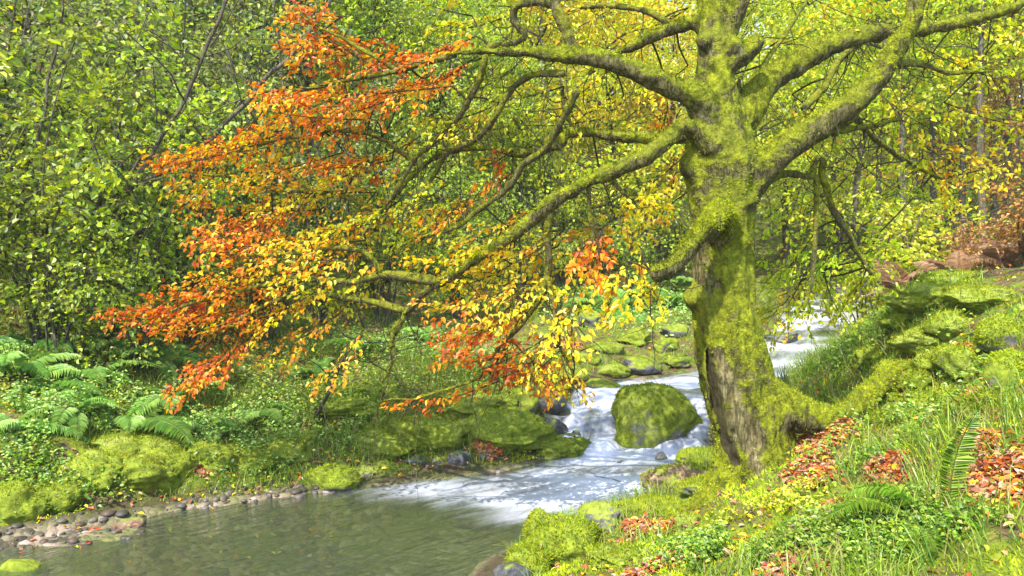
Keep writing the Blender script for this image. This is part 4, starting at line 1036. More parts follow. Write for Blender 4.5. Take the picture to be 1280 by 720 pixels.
for px, py, d, w, h, m, lab, ms in ROCKS:
    rock(px, py, d, w, h, m, lab, group='stones and boulders of the stream and its banks', moss=ms, rough=.62 if m is MS else .6)

# pebbles of the gravel beach and the shallows: nobody could count them
def pebbles(n):
    bm = bmesh.new(); bmesh.ops.create_icosphere(bm, subdivisions=2, radius=1)
    v = np.array([x.co[:] for x in bm.verts]); f = np.array([[q.index for q in p.verts] for p in bm.faces]); bm.free()
    x = np.concatenate([R.uniform(-4.6, -.4, n), R.uniform(.2, 5.2, n // 2)]); y = np.concatenate([R.uniform(4.9, 8.4, n), R.uniform(8.6, 14, n // 2)])
    u, _, s = stream_uv(x, y)
    ok = (s < -.12 + .2 * np.exp(-((x + 3.15) ** 2 / .9 + (y - 6.05) ** 2 / .3)) + .46 * np.exp(-((x + 2.35) ** 2 + (y - 7.3) ** 2) / .5)) & (s > -.8) & (R.random(len(x)) < np.where(x < -.4, .8, .6) * sstep(-.8, .1, s))
    x, y = x[ok], y[ok]; z = ground(x, y)
    mb = MB()
    for a, b, c in zip(x, y, z):
        r = .014 + .045 * R.random() ** 2.6
        q = v * (1 + (R.random((len(v), 1)) - .5) * .25) * r * np.array([1, R.uniform(.6, 1), R.uniform(.35, .65)])
        t = R.uniform(0, 6.28); ct, stt = math.cos(t), math.sin(t)
        q = q @ np.array([[ct, stt, 0], [-stt, ct, 0], [0, 0, 1]])
        k = np.array([(.12, .11, .08), (.24, .21, .15), (.30, .25, .21), (.36, .31, .28), (.16, .15, .07), (.22, .13, .09)])[R.integers(0, 6)]
        mb.add(q + [a, b, c + r * .05], None, f, k * R.uniform(.35, .75))
    k = NT('pebble'); c = k.n('ShaderNodeAttribute', attribute_name='Col').outputs['Color']
    c = k.mix(k.noise(60, 3, k.n('ShaderNodeNewGeometry').outputs['Position']), c, (.05, .05, .04))
    link('gravel', mb.mesh('gravel', smooth=True), k.done(k.bsdf(c, .55, None, .4)), kind='stuff', label='brown and grey pebbles of the beach and shallows')


pebbles(3600)

# ------------------------------------------------------------------ ferns
def frond_mesh(name, L, arch, colr, npin=22, wid=.30):
    t = np.linspace(0, 1, npin + 3)
    x = L * t * (1 - .12 * t); z = L * (arch * t - (arch + .25) * t ** 2.1)
    mid = np.column_stack([x, 0 * t, z])
    tan = unit(np.gradient(mid, axis=0))
    mb = MB()
    stem_c = pal(colr, 1)[0] * .7
    tube(mb, mid, np.linspace(.0045, .0012, len(t)), 4, stem_c)
    for sg in (-1, 1):
        k = np.arange(2, len(t) - 1); tt = t[k]
        ln = L * wid * np.sin(np.pi * np.clip(.16 + tt * .84, 0, 1)) ** .75 * R.uniform(.9, 1.1, len(k))
        ax = np.column_stack([0 * tt, sg * np.ones(len(k)), 0 * tt]) + tan[k] * .38 + R.normal(size=(len(k), 3)) * .07 - np.array([0, 0, .12])
        nor = np.cross(tan[k], np.array([0, 1., 0])) * 1.0
        nor = nor * np.sign(nor[:, 2:3] + 1e-6) + R.normal(size=(len(k), 3)) * .12
        c = pal(colr, len(k)); c = c * .5 + c.mean(0) * .5
        # each pinna: a row of leaflets fused into one toothed blade, as two blades at slight angle
        leaves(mb, mid[k], ax, nor, ln, .19, c)
    return mb.mesh(name, smooth=False)


FR = {q: [frond_mesh('frond', L, a, q, n, w) for L, a, n, w in ((.75, .55, 34, .22), (.62, .75, 32, .24), (.85, .42, 38, .20))] for q in ('F', 'YG', 'B', 'W')}
FRH = frond_mesh('frond', .62, .15, 'W', 38, .15)


def fern(px, py, d, size, n, q, label, group, name='fern', cat='fern', up=1.0, az=None):
    c = P(px, py, d); c[2] = gz(c[0], c[1]) - .01
    if q != 'B':
        k = hit(px, py, 4.5)
        if abs(k[1] - d) < 4: c = k
    e = link(name, None, None, loc=c, rotz=R.uniform(0, 6.28), label=label, cat=cat, group=group)
    for k in range(n):
        me = FR[q][R.integers(0, 3)]
        o = bpy.data.objects.new('frond', me); C.objects.link(o)
        if not me.materials: me.materials.append(M_FERN)
        o.parent = e
        o.rotation_euler = (R.normal() * .18, -(R.uniform(.45, 1.1) if q == 'B' else R.uniform(-.1, .55) * up), k / n * 6.283 + R.normal() * .25)
        o.scale = (size * R.uniform(.8, 1.15),) * 3
    return e


FG = 'green ferns of the left bank'
FERNS = [
    (165, 545, 7.75, 1.15, 9, 'wide green fern arching over the left bank humps'), (60, 500, 7.8, 1.0, 9, 'green fern below the hazel leaves on the left edge'), (20, 470, 8.0, 1.0, 8, 'green fern cut by the left edge of the view'),
    (110, 480, 8.3, 1.0, 9, 'feathery green fern above the wide arching fern'), (215, 505, 8.2, .95, 8, 'green fern beside the tip of the lowest orange spray'), (45, 440, 8.8, 1.1, 9, 'high green fern under the hazel at the left edge'),
    (130, 440, 9.0, 1.0, 8, 'green fern half hidden under hazel leaves'), (190, 460, 9.0, 1.0, 8, 'green fern at the dark gap behind the orange leaves'), (265, 545, 8.1, .8, 8, 'small fern above the bright mossy bank hump'),
    (325, 525, 8.7, .8, 7, 'small fern behind the gravel beach'), (90, 520, 7.7, .85, 8, 'low fern left of the wide arching fern'), (20, 540, 7.2, .8, 7, 'low fern near the waterline at the left edge'),
    (400, 470, 10, .9, 7, 'fern in the shade below the lone amber leaves'), (455, 440, 11, .9, 7, 'fern at the foot of the hanging branch tip'), (530, 425, 12, .9, 7, 'fern behind the mossy log shape'),
    (560, 440, 11.2, .7, 7, 'small fern on the brow of the central bank'),
]
for px, py, d, s, n, lab in FERNS:
    fern(px, py, d, s * .92, n, 'F', lab, FG)
FG2 = 'ferns on the far green slope'
for px, py, d, s, lab in [(770, 385, 16.5, 1.3, 'fern in the middle of the far green slope'), (805, 378, 17.5, 1.3, 'fern on the far green slope under the yellow leaf tips'), (835, 385, 17, 1.2, 'fern on the far slope next to the trunk'),
                          (740, 390, 16, 1.2, 'fern low on the far slope beside the orange leaves'), (790, 400, 15.2, 1.1, 'lowest fern above the stony bank'), (850, 365, 19, 1.3, 'fern peeping out beside the trunk knob'), (820, 355, 20, 1.4, 'upper fern on the far green slope')]:
    fern(px, py, d, s, 9, 'F', lab, FG2)
for px, py, d, s, lab in [(1140, 330, 9.2, 1.15, 'brown bracken arching left of the dark gap'), (1200, 325, 9.6, 1.15, 'brown bracken spreading behind the mossy crest'), (1255, 318, 9.0, 1.15, 'reddish brown bracken at the right edge'),
                          (1225, 322, 10.5, 1.1, 'pale brown bracken further behind the crest'), (1170, 325, 11, 1.1, 'dry bracken in front of the slim trunks'), (1290, 322, 10, 1.2, 'dead bracken cut off by the right edge')]:
    fern(px, py, d, s, 8, 'B', lab, 'dead bracken behind the right bank', 'bracken', 'bracken', 1.2)


def lone_frond(px, py, d, size, rot, label, me):
    c = hit(px, py)
    e = link('fern', None, None, loc=c, label=label, cat='fern', group='single fern fronds in the grass of the near bank')
    o = link('frond', me, M_FERN, e, scale=size); o.rotation_euler = rot


lone_frond(1186, 640, 4.55, .98, tuple((Matrix.Rotation(.12, 3, 'Y') @ Matrix(((0, 1, 0), (0, 0, 1), (1, 0, 0)))).to_euler()), 'single upright fern frond beside the heap of red leaves', FRH)
lone_frond(1160, 650, 4.35, .62, (0, -.35, math.radians(150)), 'fern frond arching over the grass toward the trunk', FR['W'][0])
lone_frond(1150, 712, 3.9, .7, (0, -.3, math.radians(60)), 'low fern frond in the ground cover at the bottom', FR['W'][1])
lone_frond(1130, 650, 4.4, .55, (0, -.25, math.radians(185)), 'flat fern frond lying in the grass', FR['W'][2])

# ------------------------------------------------------------------ hazel shrubs of the left bank
def hazel_proto(seed, colr, n_stem=11, h=3.2, spread=1.5, lf=(.045, .085), dens=1.12):
    rr = np.random.default_rng(seed)
    st, lv = MB(), MB()
    for k in range(n_stem):
        a = rr.uniform(0, 6.283); sp = spread * rr.uniform(.3, 1.1); hh = h * rr.uniform(.55, 1.1)
        tip = np.array([math.cos(a) * sp, math.sin(a) * sp, hh])
        mid = np.array([math.cos(a) * sp * .25, math.sin(a) * sp * .25, hh * .62]) + rr.normal(size=3) * .12
        c = crom(np.array([[math.cos(a) * .08, math.sin(a) * .08, -.1], mid, tip, tip + [math.cos(a) * .5, math.sin(a) * .5, -.1]]), 26)
        tube(st, c, np.linspace(.018, .004, 26) * rr.uniform(.8, 1.3), 6)
        for q in range(int(15 * dens)):
            u = rr.integers(7, 25); o = c[u]
            d = unit((np.array([math.cos(rr.uniform(0, 6.283)), math.sin(rr.uniform(0, 6.283)), rr.normal() * .3]))[None])[0]
            ln = rr.uniform(.3, .75)
            s = o + np.linspace(0, 1, 5)[:, None] * d * ln - np.array([0, 0, .18]) * np.linspace(0, 1, 5)[:, None] ** 2
            tube(st, s, np.linspace(.005, .0018, 5), 4)
            m = int(11 * dens)
            t = rr.random(m)[:, None]
            p = o + t * d * ln - np.array([0, 0, .18]) * t ** 2 + rr.normal(size=(m, 3)) * .045
            ax = d + rr.normal(size=(m, 3)) * .7 - np.array([0, 0, .25])
            no = rr.normal(size=(m, 3)) * .55 + [0, -.25, .8]
            leaves(lv, p, ax, no, rr.uniform(*lf, m), .85, pal(colr, m))
    return st.mesh('stem', smooth=True), lv.mesh('foliage')


HP = [hazel_proto(1, 'H', lf=(.05, .098)), hazel_proto(2, 'H', 13, 2.6, 1.7), hazel_proto(3, 'D', 12, 3.6, 1.6, (.05, .085)), hazel_proto(4, 'H', 9, 2.0, 1.2)]
for a, b in HP:
    a.materials.append(M_BARK); b.materials.append(M_LEAF_BG)


def shrub(x, y, k, s, lab, group, rz=None, name='hazel_shrub', cat='shrub', dz=0):
    e = link(name, None, None, loc=(x, y, gz(x, y) - .05 + dz), rotz=R.uniform(0, 6.28) if rz is None else rz, scale=s, label=lab, cat=cat, group=group)
    for nm, me in (('stem', HP[k][0]), ('foliage', HP[k][1])):
        o = bpy.data.objects.new(nm, me); C.objects.link(o); o.parent = e


HG = 'hazel shrubs of the left bank'
for px, py, d, k, s, lab in [
    (60, 430, 8.8, 0, 1.0, 'bright hazel with large round leaves at the left edge above the ferns'), (150, 440, 9.3, 1, 1.0, 'wide hazel whose lit leaves hang above the wide fern'), (-40, 440, 8.3, 1, 1.05, 'hazel cut by the left edge of the view'),
    (230, 430, 10, 0, 1.0, 'hazel behind the middle orange sprays'), (20, 380, 10.5, 2, 1.15, 'tall hazel with dull leaves behind the left edge hazel'), (130, 370, 11.0, 0, 1.3, 'tall bright hazel reaching the top left of the view'),
    (230, 370, 11.8, 2, 1.25, 'dark green hazel behind the dark gap of branches'), (320, 380, 12, 2, 1.2, 'dark leaved hazel behind the uppermost orange leaves'), (-30, 350, 10.2, 0, 1.35, 'tall light green hazel in the top left corner'),
    (400, 420, 12.2, 2, 1.0, 'shaded hazel under the centre of the orange canopy'), (340, 440, 10.8, 3, 1.0, 'low hazel behind the lone amber leaves'), (480, 415, 13.4, 1, 1.0, 'green shrub behind the hanging branch tip'),
    (180, 470, 8.9, 3, .8, 'low bright hazel between the two high ferns'), (70, 470, 8.5, 3, .8, 'low hazel sprouting among the left edge ferns'), (570, 405, 14.5, 3, 1.1, 'green shrub on the slope behind the yellow leaves'), (650, 395, 15.5, 3, 1.1, 'small shrub on the slope behind the bright orange patch')]:
    c = P(px, py, d); shrub(c[0], c[1], k, s, lab, HG)
for px, d, k, s, lab in [(700, 21, 1, 1.3, 'green shrub above the ferns on the far slope behind the yellow leaves'), (760, 22.5, 0, 1.3, 'green shrub above the ferns left of the stubby branch'), (820, 24, 1, 1.4, 'shrub beside the trunk above the far ferns'), (850, 21, 3, 1.4, 'low shrub touching the left edge of the trunk'), (640, 22, 2, 1.3, 'dull green shrub far behind the long left limb'), (790, 19, 3, 1.1, 'low shrub at the top of the fern patch')]:
    c = P(px, 330, d); shrub(c[0], c[1], k, s, lab, 'shrubs on the far centre slope')
RG = 'shrubs behind the right bank'
HP.append(hazel_proto(6, 'RU', 9, 1.5, 1.0, (.05, .09))); HP.append(hazel_proto(8, 'YG', 9, 2.2, 1.2, (.06, .10)))
for a, b in HP[-2:]: a.materials.append(M_BARK); b.materials.append(M_LEAF_BG)
for px, d, k, s, lab in [(1290, 8.6, 4, .6, 'rusty red shrub at the right edge above the mossy crest'), (1262, 10.2, 4, .55, 'low red leaved shrub behind the pale green crest'), (1085, 11.5, 5, .8, 'yellow-green shrub on the bank above the upstream water'),
                         (1130, 13.5, 5, 1.0, 'yellow shrub at the foot of the slim trunks'), (1215, 13, 4, .6, 'brown leaved shrub behind the bracken')]:
    c = P(px, 330, d); shrub(c[0], c[1], k, s, lab, RG, name='woodland_shrub')

# ------------------------------------------------------------------ woodland trees
def tree_proto(seed, h, base, rad, nleaf, colr, lf, tr=.13, lean=.3, clumps=70, bare=0):
    rr = np.random.default_rng(seed)
    tk, cw = MB(), MB()
    top = np.array([rr.normal() * lean, rr.normal() * lean, h * .93])
    c = crom(np.array([[0, 0, -.4], [rr.normal() * .1, rr.normal() * .1, h * .3], [top[0] * .6 + rr.normal() * .15, top[1] * .6, h * .62], top]), 22)
    tube(tk, c, tr * (1 - .88 * np.linspace(0, 1, 22)) + tr * .5 * np.exp(-np.linspace(0, 1, 22) * 14), 9)
    for q in range(clumps):
        u = rr.random() ** .8
        z = base + (h - base) * u
        prof = math.sin(math.pi * min(1, .22 + u * .76)) ** .7
        a = rr.uniform(0, 6.283); r = rad * prof * rr.uniform(.35, 1.05)
        kk = np.argmin(np.abs(c[:, 2] - z + r * .35)); o = c[kk]
        e = np.array([c[np.argmin(np.abs(c[:, 2] - z)), 0] + math.cos(a) * r, c[kk, 1] + math.sin(a) * r, z])
        br = crom(np.array([o, (o + e) / 2 + [0, 0, .12 * r], e]), 7)
        tube(tk, br, np.linspace(.028, .006, 7) * (tr / .13), 5)
        m = int(nleaf / clumps * rr.uniform(.5, 1.5))
        sg = np.array([.50, .50, .20]) * rad * .36 * rr.uniform(.7, 1.3)
        p = e + rr.normal(size=(m, 3)) * sg
        leaves(cw, p, rr.normal(size=(m, 3)) + [0, 0, -.35], rr.normal(size=(m, 3)) * .6 + [0, 0, .9], rr.uniform(*lf, m), .62, pal(colr, m))
    for q in range(bare):
        z = rr.uniform(.8, base + 1); kk = np.argmin(np.abs(c[:, 2] - z)); a = rr.uniform(0, 6.283); ln = rr.uniform(.6, 2.2)
        d = np.array([math.cos(a), math.sin(a), rr.uniform(-.1, .6)])
        br = c[kk] + np.linspace(0, 1, 8)[:, None] * d * ln + np.cumsum(rr.normal(size=(8, 3)) * .05, 0)
        tube(tk, br, np.linspace(.016, .003, 8), 4)
    a, b = tk.mesh('trunk', smooth=True), cw.mesh('crown')
    a.materials.append(M_BARK); b.materials.append(M_LEAF_BG)
    return a, b


TP = {
    'yg': tree_proto(11, 9, 1.8, 2.6, 12000, 'LG', (.08, .13)), 'yg2': tree_proto(12, 11, 2.2, 2.9, 12000, 'YG', (.08, .13), .16), 'y': tree_proto(13, 9.5, 1.6, 2.6, 11000, 'Y', (.08, .13)),
    'g': tree_proto(14, 9, 1.0, 2.6, 13000, 'H', (.07, .12)), 'd': tree_proto(15, 10, .8, 2.8, 13000, 'D', (.07, .12)), 'a': tree_proto(16, 8.5, 1.6, 2.3, 9000, 'AY', (.08, .12)),
    'slim': tree_proto(17, 12, 4.2, 1.9, 6500, 'YG', (.08, .13), .085, .5, 50, 22), 'slimy': tree_proto(18, 11, 3.6, 1.8, 6500, 'LG', (.08, .13), .08, .5, 50, 22), 'rust': tree_proto(19, 7, 1.4, 1.9, 6000, 'RU', (.07, .11), .08, .4, 45, 10),
}


def tree(px, d, kind, s, label, group, x=None):
    c = P(px, 330, d); X0 = c[0]
    e = link('woodland_tree', None, None, loc=(X0, d, gz(X0, d) - .1), rotz=R.uniform(0, 6.28), scale=s, label=label, cat='tree', group=group)
    for nm, me in zip(('trunk', 'crown'), TP[kind]):
        o = bpy.data.objects.new(nm, me); C.objects.link(o); o.parent = e


for px, d, k, s, lab in [
    (-60, 13.5, 'd', 1.0, 'dense dark green tree behind the top left corner hazel'), (60, 14.5, 'g', 1.0, 'light green tree above the left edge hazels'), (170, 14, 'd', 1.0, 'dark green tree above the gap of bare branches'), (290, 15, 'g', 1.0, 'green tree left of the uppermost orange leaves'),
    (390, 16, 'd', 1.0, 'dark green tree behind the top orange spray'), (470, 17.5, 'g', 1.05, 'mid green tree right of the top orange spray'), (120, 19, 'g', 1.2, 'green tree high on the left hillside'), (240, 20, 'd', 1.2, 'dark tree high on the left hillside'),
    (350, 22, 'yg', 1.1, 'yellow-green tree high above the dark hazels'), (10, 18, 'yg', 1.2, 'yellow-green tree at the upper left edge of the hillside')]:
    tree(px, d, k, s, lab, 'trees on the left hillside')
for px, d, k, s, lab in [
    (540, 19, 'yg', 1.0, 'yellow-green tree behind the high left limb tip'), (620, 21, 'y', 1.0, 'yellow tree behind the middle of the high left limb'), (690, 19.5, 'yg2', 1.0, 'tall yellow-green tree filling the top centre'), (765, 23, 'y', 1.0, 'yellow tree left of the big trunk'),
    (835, 25, 'a', 1.1, 'amber tree showing beside the fork of the big trunk'), (580, 26, 'yg2', 1.2, 'paler yellow-green tree further back at top centre'), (660, 29, 'y', 1.2, 'distant yellow tree at top centre'), (730, 31, 'yg', 1.3, 'distant yellow-green tree over the far slope'),
    (800, 34, 'yg2', 1.3, 'distant tall tree just left of the big trunk'), (480, 26, 'yg', 1.2, 'distant yellow-green tree over the orange canopy'), (560, 16.5, 'g', .7, 'short green tree under the long left limb'), (660, 18, 'g', .6, 'short green tree behind the yellow hanging leaves')]:
    tree(px, d, k, s, lab, 'trees on the far centre slope')
for px, d, k, s, lab in [
    (935, 21, 'yg', 1.0, 'yellow-green tree behind the right shoulder of the trunk'), (985, 26, 'yg', 1.0, 'yellow tree above the upstream bend'), (1045, 31, 'yg', 1.2, 'distant yellow-green tree far upstream'), (1105, 18, 'slim', 1.0, 'slim grey trunked tree with yellow-green crown above the bend'),
    (1130, 16, 'slimy', 1.0, 'slim yellow crowned tree left of the bracken'), (1168, 21, 'slim', 1.05, 'slim yellow-green tree in the middle of the slim trunks'), (1200, 17, 'slimy', 1.0, 'slim yellow tree behind the mossy crest'), (1232, 14.5, 'slim', .9, 'nearest slim tree behind the pale green crest'),
    (1258, 19, 'slimy', 1.05, 'slim yellow tree close to the right edge'), (1285, 17, 'rust', .8, 'rusty leaved small tree at the right edge'), (1245, 24, 'rust', 1.3, 'rusty brown tree deeper in the right wood'), (1190, 27, 'slim', 1.2, 'distant slim tree in the right wood'),
    (1140, 29, 'yg', 1.2, 'distant yellow-green tree behind the slim trunks'), (1215, 33, 'slimy', 1.3, 'most distant slim yellow tree of the right wood'), (1075, 24, 'yg', 1.1, 'yellow tree over the pale upstream slabs'), (1310, 22, 'slim', 1.1, 'slim tree cut off by the right edge'),
    (1150, 38, 'y', 1.4, 'faraway yellow tree between the slim trunks'), (1270, 30, 'yg2', 1.2, 'big yellow-green tree deep in the right wood')]:
    tree(px, d, k, s, lab, 'trees of the right wood')

# the far wood beyond: one mass of leaves over the hillsides
def far_wood(n):
    a = R.uniform(-1.05, 1.05, n); d = R.uniform(30, 75, n)
    x = np.sin(a) * d * 1.05; y = np.cos(a) * d
    cl = fbm(np.column_stack([x * .16, y * .16, 0 * x]), 2, 91)
    z = ground(x, y, False) + R.random(n) ** 1.1 * (4 + 16 * sstep(.3, .62, cl)) + .2
    mb = MB(); names = ('YG', 'D', 'Y', 'AY')
    w = np.clip((fbm(np.column_stack([x * .09, y * .09, 0 * x]), 2, 92) - .25) * 8, 0, 3.99).astype(int)
    for k, nm in enumerate(names):
        q = w == k; m = q.sum()
        leaves(mb, np.column_stack([x, y, z])[q], R.normal(size=(m, 3)), R.normal(size=(m, 3)) + [0, 0, .8], R.uniform(.22, .42, m), .65, pal(nm, m))
    link('far_woodland', mb.mesh('far_woodland'), M_LEAF_BG, kind='stuff', label='distant autumn wood covering the valley sides')


far_wood(80000)

# one leaning dark stem and bare poles in the hazel thicket
def pole(pts, r, label, group='bare leaning stems in the left thicket'):
    c = crom(px_path([(a, b, r, d) for a, b, d in pts]), 40)
    c[:, :3] += (np.column_stack([fbm(c[:, :3] * 1.5, 2, s) for s in (1, 2, 3)]) - .5) * .2
    loc = c[0, :3]
    mb = MB(); tube(mb, c[:, :3], c[:, 3] * np.linspace(1.15, .6, 40), 8)
    for k in R.integers(8, 38, 9):
        d = unit(R.normal(size=(1, 3)) + [[0, -.2, .4]])[0]; ln = R.uniform(.4, 1.1)
        br = c[k, :3] + np.linspace(0, 1, 7)[:, None] * d * ln + np.cumsum(R.normal(size=(7, 3)) * .035, 0)
        tube(mb, br, np.linspace(c[k, 3] * .4, .004, 7), 5)
    link('bare_stem', mb.mesh('bare_stem', loc, True), M_BARK, loc=loc, label=label, cat='stem', group=group)


pole([(90, 330, 9.6), (150, 250, 9.2), (210, 160, 9.0), (250, 80, 9.0), (290, -40, 9.0)], 3.4, 'steep dark bare stem rising through the hazel leaves')
pole([(60, 300, 9.4), (170, 225, 8.9), (280, 190, 8.7), (350, 175, 8.6)], 3.6, 'low leaning grey stem crossing the dark gap')
pole([(170, 300, 9.8), (260, 180, 9.6), (340, 90, 9.6), (420, 0, 9.6), (450, -40, 9.6)], 3.4, 'long slanting stem running up toward the top orange leaves')
pole([(30, 260, 9.0), (60, 120, 8.8), (75, -40, 8.8)], 2.2, 'thin upright stem near the left edge')
pole([(300, 330, 10.2), (330, 260, 10), (350, 150, 10), (345, 0, 10)], 2.2, 'thin upright stem behind the orange sprays')
pole([(380, 540, 8.9), (405, 500, 8.6), (425, 455, 8.5), (450, 420, 8.4)], 2.6, 'thin curved stem below the lone amber leaves')

# ------------------------------------------------------------------ grass, moss, ground cover, fallen leaves
def scatter(n, x0, x1, y0, y1, smin=.05):
    x = R.uniform(x0, x1, n); y = R.uniform(y0, y1, n)
    _, _, s = stream_uv(x, y)
    k = s > smin
    x, y, s = x[k], y[k], s[k]
    z = ground(x, y); e = .05
    gx_ = (ground(x + e, y) - z) / e; gy_ = (ground(x, y + e) - z) / e
    return np.column_stack([x, y, z]), unit(np.column_stack([-gx_, -gy_, np.ones(len(x))])), s


def build_cover():
    mb = MB()
    for n, box, lo, hi, thr in [(34000, (.1, 4.6, 3.3, 9.5), .07, .24, .47), (16000, (2.5, 4.8, 7.0, 12), .10, .30, .34), (38000, (-6.5, .8, 6.2, 11.5), .06, .22, .43), (12000, (-3.5, 5.5, 11, 20), .08, .22, .40)]:
        p, nr, s = scatter(n, *box[:2], *box[2:], .10)
        w = fbm(p * [1.3, 1.3, 0], 3, 21)
        lm = litter_mask(p[:, 0], p[:, 1])
        k = (w > thr) & (lm < .08) & ((p[:, 0] < 1.9) | (p[:, 1] < 5.0) | (p[:, 1] > 9) | (R.random(len(p)) < .22)); p, nr, w = p[k], nr[k], w[k]; m = len(p)
        L = R.uniform(lo, hi, m) * (.6 + .9 * sstep(thr, thr + .2, w))
        blades(mb, p - nr * .01, nr * .45 + [0, 0, .65] + R.normal(size=(m, 3)) * .28, L, R.uniform(.0022, .0042, m), pal('GR', m), .6)
    link('grass', mb.mesh('grass'), M_GRASS, kind='stuff', label='tufts of thin green grass on both banks')
    mb = MB()
    for n, box in [(90000, (.0, 4.6, 3.3, 8.5)), (60000, (-5.5, .9, 6.2, 10.5))]:
        p, nr, s = scatter(n, *box[:2], *box[2:], -.02)
        w = fbm(p * [3.2, 3.2, 0], 5, 0)
        lm = litter_mask(p[:, 0], p[:, 1]); cl = fbm(p * [2.4, 2.4, 0], 3, 24)
        k = (cl > .40) & (lm < .4); p, nr, cl = p[k], nr[k], cl[k]; m = len(p)
        spikes(mb, p, nr, R.uniform(.014, .036, m), .0045, pal('M', m) * (.7 + .9 * sstep(.4, .65, cl))[:, None])
    link('moss', mb.mesh('moss'), M_MOSSF, kind='stuff', label='soft moss carpeting the banks')
    # small leaved plants
    mb = MB()
    for px, py, d, a, b, n, q in [(900, 680, 4.5, .34, .36, 2600, 'W'), (1090, 685, 4.0, .34, .34, 2800, 'W'), (960, 655, 4.8, .3, .3, 1500, 'YG'), (1000, 690, 4.2, .3, .3, 1400, 'GR'), (1180, 700, 3.8, .3, .25, 1300, 'W'), (1095, 400, 9, .5, .9, 1500, 'W'), (1070, 470, 8.2, .35, .7, 1500, 'W'),
                               (1120, 380, 9, .4, .8, 1000, 'G'), (220, 560, 7.9, .9, .5, 1500, 'F'), (350, 545, 8.4, .8, .6, 1500, 'GR'), (60, 560, 7.2, .8, .5, 1500, 'F'), (560, 440, 11, 1.2, 1.0, 2000, 'F'), (480, 450, 11, 1.0, 1.0, 1800, 'W'), (780, 385, 17, 2.2, 2.6, 5000, 'F'), (420, 440, 11, 1.2, 1.2, 2000, 'GR'), (270, 480, 9.2, 1.2, 1.0, 2200, 'D'), (130, 490, 8.4, 1.3, .9, 3000, 'F'), (40, 590, 6.7, .8, .5, 2200, 'W'), (130, 575, 7.1, .8, .5, 2200, 'GR'), (230, 560, 7.6, .9, .5, 2200, 'W'), (310, 540, 8.3, .8, .6, 2000, 'F'), (400, 530, 8.8, .9, .6, 2200, 'W'), (520, 510, 9.1, 1.0, .7, 2200, 'GR'), (60, 480, 8.0, 1.2, .9, 2400, 'H'), (330, 490, 9.3, 1.2, 1.0, 2400, 'H'), (600, 460, 10.4, 1.0, .8, 1800, 'W'), (1180, 450, 6.2, .5, .8, 1000, 'W'), (1120, 560, 5.5, .4, .5, 1200, 'W'), (1050, 620, 5.2, .35, .35, 1000, 'W')]:
        c = P(px, py, d)
        x = c[0] + R.normal(size=n) * a * .55; y = c[1] + R.normal(size=n) * b * .55
        k = fbm(np.column_stack([x, y, 0 * x]) * 3.5, 2, 27) > .42
        x, y = x[k], y[k]
        _, _, s = stream_uv(x, y); k = s > .08; x, y = x[k], y[k]; m = len(x)
        hgt = .02 + .10 * R.random(m) * (1 if d < 6 else 1.8)
        p = np.column_stack([x, y, ground(x, y) + hgt])
        lf = R.uniform(.016, .032, m) * (1 if d < 6 else (1.4 if d < 12 else 2.6))
        leaves(mb, p, R.normal(size=(m, 3)) * [1, 1, .3], R.normal(size=(m, 3)) * .35 + [0, -.25, 1], lf, .8, pal(q, m))
    link('ground_cover', mb.mesh('ground_cover'), M_GRASS, kind='stuff', label='small leaved plants covering the banks in patches')
    # fallen leaves
    mb = MB()
    for c, a, b in LITTER:
        n = int(min(1500, 2400 * a * b / .07))
        n *= 4; x = c[0] + R.uniform(-2, 2, n) * a; y = c[1] + R.uniform(-2, 2, n) * b
        _, _, s = stream_uv(x, y); k = (s > -.1) & (R.random(n) < litter_mask(x, y) * .9); x, y = x[k], y[k]; m = len(x)
        p = np.column_stack([x, y, ground(x, y) + R.uniform(.004, .03, m)])
        leaves(mb, p, R.normal(size=(m, 3)) * [1, 1, .3], R.normal(size=(m, 3)) * .38 + [0, 0, 1], R.uniform(.03, .06, m), .6, np.choose(R.integers(0, 6, (m, 1)), [pal('R', m), pal('R', m), pal('R', m), pal('RU', m), pal('B', m), pal('OA', m)]))
    for n, box in [(1700, (.2, 4.8, 3.4, 9)), (2600, (-6, .8, 6.2, 11)), (500, (-4.4, -1, 5, 7.2)), (900, (-2, 5, 10, 17))]:
        x = R.uniform(box[0], box[1], n); y = R.uniform(box[2], box[3], n)
        _, _, s = stream_uv(x, y); k = (s > .02) | ((s > -1) & (s < -.1) & (x < -1.5) & (R.random(n) < .5)); x, y = x[k], y[k]; m = len(x)
        p = np.column_stack([x, y, ground(x, y) + R.uniform(.008, .035, m)])
        leaves(mb, p, R.normal(size=(m, 3)) * [1, 1, .25], R.normal(size=(m, 3)) * .4 + [0, 0, 1], R.uniform(.03, .06, m), .6, np.where(R.random((m, 1)) < .5, pal('R', m), pal('AY', m)))
    link('fallen_leaves', mb.mesh('fallen_leaves'), M_LITTER, kind='stuff', label='copper red fallen leaves lying in drifts')


build_cover()

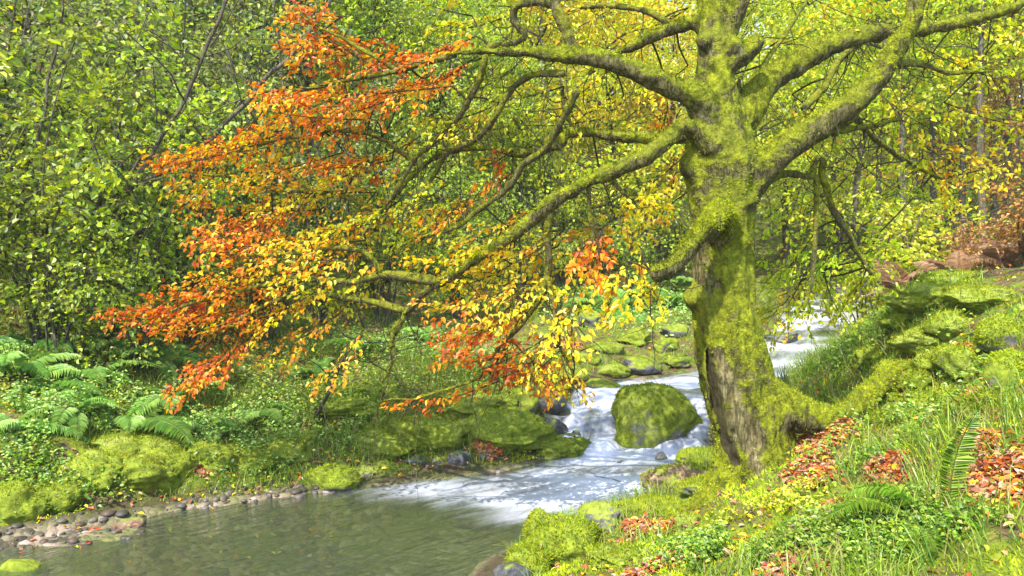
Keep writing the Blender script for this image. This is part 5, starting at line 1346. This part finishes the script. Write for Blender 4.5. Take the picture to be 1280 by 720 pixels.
# ------------------------------------------------------------------ light, sky, camera
SUN_AZ, SUN_EL = math.radians(207), math.radians(50)          # azimuth from +Y toward +X
to_sun = Vector((math.sin(SUN_AZ) * math.cos(SUN_EL), math.cos(SUN_AZ) * math.cos(SUN_EL), math.sin(SUN_EL)))
sl = bpy.data.lights.new('sun', 'SUN'); sl.energy = 2.9; sl.angle = math.radians(.5); sl.color = (1, .93, .80)
so = bpy.data.objects.new('sun', sl); C.objects.link(so); so.location = (0, 0, 30)
so.rotation_euler = to_sun.to_track_quat('Z', 'Y').to_euler()
w = bpy.data.worlds.new('World'); bpy.context.scene.world = w; w.use_nodes = True
nt = w.node_tree; bgn = nt.nodes['Background']
sky = nt.nodes.new('ShaderNodeTexSky'); sky.sky_type = 'NISHITA'; sky.sun_disc = False
sky.sun_elevation = SUN_EL; sky.sun_rotation = SUN_AZ
nt.links.new(sky.outputs[0], bgn.inputs[0]); bgn.inputs[1].default_value = .15

cam = bpy.data.cameras.new('camera'); co = bpy.data.objects.new('camera', cam); C.objects.link(co)
cam.sensor_width = 36; cam.lens = 36 * F_PX / 1280; cam.shift_y = -(360 - HZ) / 1280
co.location = (0, 0, CAMZ); co.rotation_euler = (math.pi / 2, 0, 0)
cam.clip_start = .05; cam.clip_end = 600
sc = bpy.context.scene; sc.camera = co
sc.view_settings.view_transform = 'Standard'; sc.view_settings.look = 'None'; sc.view_settings.gamma = 1
sc.view_settings.use_curve_mapping = False; sc.view_settings.exposure = 1.68
cy_ = sc.cycles
cy_.max_bounces = 7; cy_.diffuse_bounces = 4; cy_.glossy_bounces = 3; cy_.transmission_bounces = 4; cy_.transparent_max_bounces = 8
cy_.caustics_reflective = False; cy_.caustics_refractive = False
cy_.use_denoising = True


# thin haze added to soften the light and lift the shadows
hz = NT('damp air'); v = hz.n('ShaderNodeVolumePrincipled'); v.inputs['Color'].default_value = (.95, .97, 1, 1); v.inputs['Density'].default_value = .0010; v.inputs['Anisotropy'].default_value = .1
hz.t.links.new(v.outputs[0], hz.out.inputs['Volume'])
bm = bmesh.new(); bmesh.ops.create_cube(bm, size=1)
hm = bpy.data.meshes.new('haze'); bm.to_mesh(hm); bm.free()
zlo, zhi = float(gzv.min()) - 1, float(gzv.max()) + 26
link('haze', hm, hz.m, loc=(0, 48, (zlo + zhi) / 2), scale=(154, 128, zhi - zlo), kind='stuff', label='thin damp air over the valley')
cy_.volume_step_rate = 8; cy_.volume_bounces = 0
